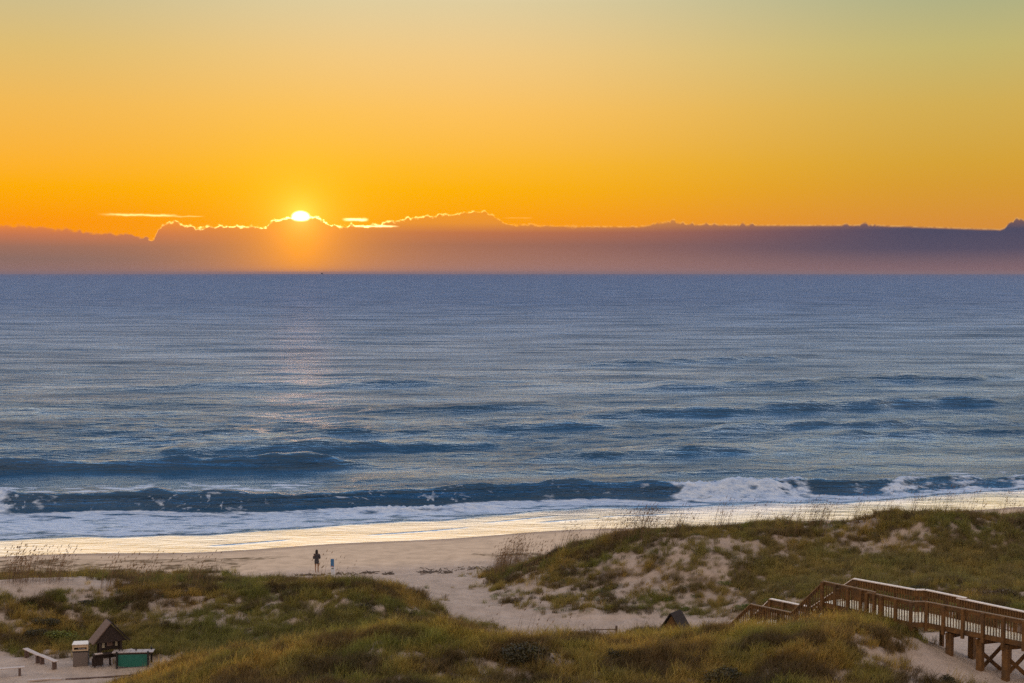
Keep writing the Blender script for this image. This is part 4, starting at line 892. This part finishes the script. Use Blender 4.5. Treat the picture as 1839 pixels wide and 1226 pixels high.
# the side of the sky away from the sun: cool mauve
st = [(0, lin((150, 128, 120))), (.2, lin((176, 146, 130))), (.4, lin((190, 168, 156))), (.65, lin((178, 166, 160))), (1, lin((190, 184, 184)))]
rb = ramp(nt, st); L.new(M('SQRT', M('DIVIDE', ele, HP)), rb.inputs[0])
away = MR(M('ABSOLUTE', az), R(24), R(80), 0, 1)
BACK_GAIN = 1.75
bk = MC(1.0, rb.outputs[0], (BACK_GAIN, BACK_GAIN, BACK_GAIN), 'MULTIPLY')
sky = MC(away, sky, bk)
# angular distance to the sun
sdir = (math.sin(SUN_AZ)*math.cos(SUN_EL), math.cos(SUN_AZ)*math.cos(SUN_EL), math.sin(SUN_EL))
dot = M('ADD', M('ADD', M('MULTIPLY', sp.outputs[0], sdir[0]), M('MULTIPLY', sp.outputs[1], sdir[1])), M('MULTIPLY', sp.outputs[2], sdir[2]))
daz = M('SUBTRACT', az, SUN_AZ); de = M('SUBTRACT', el, SUN_EL); ang = M('SQRT', M('ADD', M('MULTIPLY', daz, daz), M('MULTIPLY', de, de)))
def glow(sig): return M('EXPONENT', M('MULTIPLY', ang, -1/R(sig)))
# warm glow over the orange band
sky = MC(M('MULTIPLY', glow(2.2), .8), sky, (1.0, .60, .01), 'MIX')
# cloud bank
prof = [(0,404),(60,405),(160,416),(230,421),(275,430),(288,404),(312,398),(336,405),(348,410),(400,405),(478,407),(490,396),(520,389),(562,388),(582,396),(598,406),(680,404),(722,394),(760,388),(805,385),(850,379),(885,384),(908,401),(1000,404),(1150,405),(1200,396),(1235,401),(1345,402),(1560,402),(1802,410),(1812,398),(1830,393)]
A0, A1 = R(-20.5), R(20.5); E0 = R(.5); E1 = R(4.0)
stp = []
for px, py in prof:
    a_, e_ = eaz(px, py+2.0); v = (e_-E0)/(E1-E0); stp.append(((a_-A0)/(A1-A0), (v, v, v)))
assert len(stp) <= 32
rp = ramp(nt, stp); L.new(MR(az, A0, A1, 0, 1, False), rp.inputs[0])
top = M('ADD', M('MULTIPLY', rp.outputs[0], E1-E0), E0)
def wnoise(sx_, sz_, detail, seed=0., rough=.6):
    c = nt.nodes.new('ShaderNodeCombineXYZ'); L.new(M('MULTIPLY', az, sx_), c.inputs[0]); L.new(M('MULTIPLY', el, sz_), c.inputs[1]); c.inputs[2].default_value = seed
    n = nt.nodes.new('ShaderNodeTexNoise'); n.inputs['Scale'].default_value = 1; n.inputs['Detail'].default_value = detail; n.inputs['Roughness'].default_value = rough; L.new(c.outputs[0], n.inputs['Vector']); return n.outputs['Fac']
nz = M('SUBTRACT', wnoise(120., 300., 9, 1., .76), .5); puff = MR(az, R(2.5), R(4.5), 1., .14)
top2 = M('ADD', top, M('MULTIPLY', M('MULTIPLY', nz, R(.42)), puff))
dtop = M('SUBTRACT', top2, el)                       # >0 inside the cloud
pz = [(0,.35),(270,.35),(300,.5),(480,.35),(600,.5),(850,.7),(905,.15),(1130,.0),(1175,1.),(1210,1.),(1290,.55),(1312,.0),(1330,.7),(1352,.8),(1362,.0),(1510,.05),(1545,.8),(1575,.9),(1592,.1),(1640,.05),(1700,.0),(1800,.0),(1812,1.)]
rz_ = ramp(nt, [((eaz(px, 400)[0]-A0)/(A1-A0), (v, v, v)) for px, v in pz]); L.new(MR(az, A0, A1, 0, 1, False), rz_.inputs[0])
bl = M('SUBTRACT', M('MULTIPLY', M('ABSOLUTE', M('SUBTRACT', wnoise(130., 20., 1, 3., .5), .5)), 5.0), .25)
bl2 = M('MULTIPLY', M('ABSOLUTE', M('SUBTRACT', wnoise(380., 260., 2, 5., .5), .5)), 4.)
top2 = M('ADD', top2, M('MULTIPLY', rz_.outputs[0], M('ADD', M('MULTIPLY', M('MAXIMUM', bl, 0.), R(.24)), M('MULTIPLY', bl2, R(.05)))))
dtop = M('SUBTRACT', top2, el)
soft = MR(M('ABSOLUTE', daz), R(2.5), R(9.), .012, .055); inc = MR(dtop, M('MULTIPLY', soft, -R(1.)), M('MULTIPLY', soft, R(1.6)), 0, 1)
# body colour, by height, for left / middle / right
def crmp(cols):
    r = ramp(nt, [((eaz(920, y)[1])/R(2.4), lin(c)) for y, c in sorted(cols, key=lambda q: -q[0])]); L.new(M('DIVIDE', ele, R(2.4)), r.inputs[0]); return r.outputs[0]
cL = crmp([(490, (146, 112, 106)), (465, (140, 108, 98)), (445, (156, 110, 92)), (425, (196, 118, 80)), (408, (232, 132, 58)), (398, (244, 148, 45))])
cC = crmp([(490, (166, 122, 112)), (465, (162, 114, 98)), (440, (158, 106, 88)), (418, (186, 112, 76)), (400, (232, 146, 50)), (390, (240, 150, 40))])
cR = crmp([(490, (134, 102, 106)), (468, (112, 92, 102)), (448, (84, 78, 98)), (415, (76, 74, 96)), (400, (120, 90, 88)), (392, (170, 112, 80))])
cl = MC(MR(az, R(-2), R(17), 0, 1), MC(MR(az, R(-17), R(-3), 1, 0), cC, cL), cR)
wisp = MC(1.0, cl, MC(1.0, (.94, .94, .95), (.12, .12, .10), 'ADD'), 'MULTIPLY')
cl = MC(M('MULTIPLY', wnoise(18., 160., 4, 7.), .5), cl, wisp)
# veiling glare under the sun put into the cloud colour
below = M('EXPONENT', M('MULTIPLY', M('SQRT', M('ADD', M('MULTIPLY', M('MULTIPLY', daz, daz), 1.0), M('MULTIPLY', M('MULTIPLY', de, de), .16))), -1/R(2.5)))
cl = MC(M('MULTIPLY', below, 1.25, clamp=True), cl, (1.0, .34, .015))
# bright rim
rimw = M('EXPONENT', M('MULTIPLY', M('POWER', M('DIVIDE', dtop, R(.030)), 2.), -1.))
rim = M('MULTIPLY', rimw, M('ADD', M('MULTIPLY', M('EXPONENT', M('MULTIPLY', M('ABSOLUTE', daz), -1/R(2.6))), 1.6), .20))
rim = M('MULTIPLY', rim, MR(az, R(-15), R(-12.6), .05, 1.)); rim = M('MULTIPLY', rim, MR(az, R(-1.6), R(-.4), 1., .35))
col = MC(inc, sky, cl)
rimg = M('MULTIPLY', rim, MR(wnoise(300., 300., 3, 4.), .38, .6, .12, 1.6))
col = MC(1.0, col, MC(1.0, (1.6, 1.15, .38), rimg, 'MULTIPLY'), 'ADD')
# thin lit streaks of cloud just above the bank
def streak(px0, px1, py, th, k, tilt=0):
    a0, e0 = eaz(px0, py); a1, _ = eaz(px1, py)
    m = M('MULTIPLY', MR(az, a0, a0+(a1-a0)*.35, 0, 1), MR(az, a1-(a1-a0)*.25, a1, 1, 0)); ee = M('ADD', e0, M('MULTIPLY', M('SUBTRACT', az, a0), tilt))
    g_ = M('EXPONENT', M('MULTIPLY', M('POWER', M('DIVIDE', M('SUBTRACT', el, M('ADD', ee, M('MULTIPLY', M('SUBTRACT', wnoise(160, 300, 4, py*.1), .5), R(.10)))), R(th)), 2.), -1.))
    return M('MULTIPLY', M('MULTIPLY', m, g_), k)
sts = M('ADD', M('ADD', streak(170, 330, 384, .035, .9, -.01), streak(300, 370, 388, .02, .4)), M('ADD', M('ADD', streak(612, 664, 394, .045, 2.2), streak(625, 720, 406, .03, 1.8)), streak(900, 960, 391, .02, .15)))
col = MC(1.0, col, MC(1.0, (.95, .75, .35), sts, 'MULTIPLY'), 'ADD')
# sun breaking over the edge
du = M('SQRT', M('ADD', M('MULTIPLY', M('MULTIPLY', daz, daz), .42), M('MULTIPLY', de, de)))
core = M('MULTIPLY', MR(du, R(.10), R(.27), 1, 0), MR(el, R(2.02), R(2.2), 0, 1))
col = MC(1.0, col, MC(1.0, (7., 5.2, 2.8), core, 'MULTIPLY'), 'ADD')
col = MC(1.0, col, MC(1.0, (.9, .42, .10), M('ADD', M('MULTIPLY', glow(.55), .9), M('MULTIPLY', glow(1.5), .16)), 'MULTIPLY'), 'ADD')
# below the horizon: sea-coloured
col = MC(MR(el, R(-.6), R(-.05), 1, 0), col, lin((120, 105, 115)))
# physically modelled upper air blended in well above the frame
st_ = nt.nodes.new('ShaderNodeTexSky'); st_.sky_type = 'NISHITA'; st_.sun_disc = False; st_.sun_elevation = SUN_EL; st_.sun_rotation = SUN_AZ; st_.air_density = 1.2; st_.ozone_density = 2.0
nsk = MC(1.0, st_.outputs[0], (.12, .12, .12), 'MULTIPLY')
col = MC(M('MULTIPLY', MR(el, R(18), R(50), 0, 1), .15), col, nsk)
bg = nt.nodes.new('ShaderNodeBackground'); L.new(col, bg.inputs[0]); bg.inputs[1].default_value = 1.0
wo = nt.nodes.new('ShaderNodeOutputWorld'); L.new(bg.outputs[0], wo.inputs[0])
world.cycles.sampling_method = 'MANUAL'; world.cycles.sample_map_resolution = 2048

sd = bpy.data.lights.new('sun', 'SUN'); sd.energy = .010; sd.angle = R(2.0); sd.color = (1, .46, .30); so = bpy.data.objects.new('sun', sd); COL.objects.link(so)
so.rotation_euler = Vector((-sdir[0], -sdir[1], -sdir[2]-.02)).to_track_quat('-Z', 'Y').to_euler()

SC.view_settings.view_transform = 'Standard'; SC.view_settings.look = 'None'; SC.view_settings.exposure = 0; SC.view_settings.gamma = 1
cy = SC.cycles; cy.use_denoising = False; cy.volume_bounces = 0; cy.max_bounces = 6; cy.diffuse_bounces = 3; cy.glossy_bounces = 3; cy.transmission_bounces = 2; cy.caustics_reflective = False; cy.caustics_refractive = False; cy.sample_clamp_indirect = 4
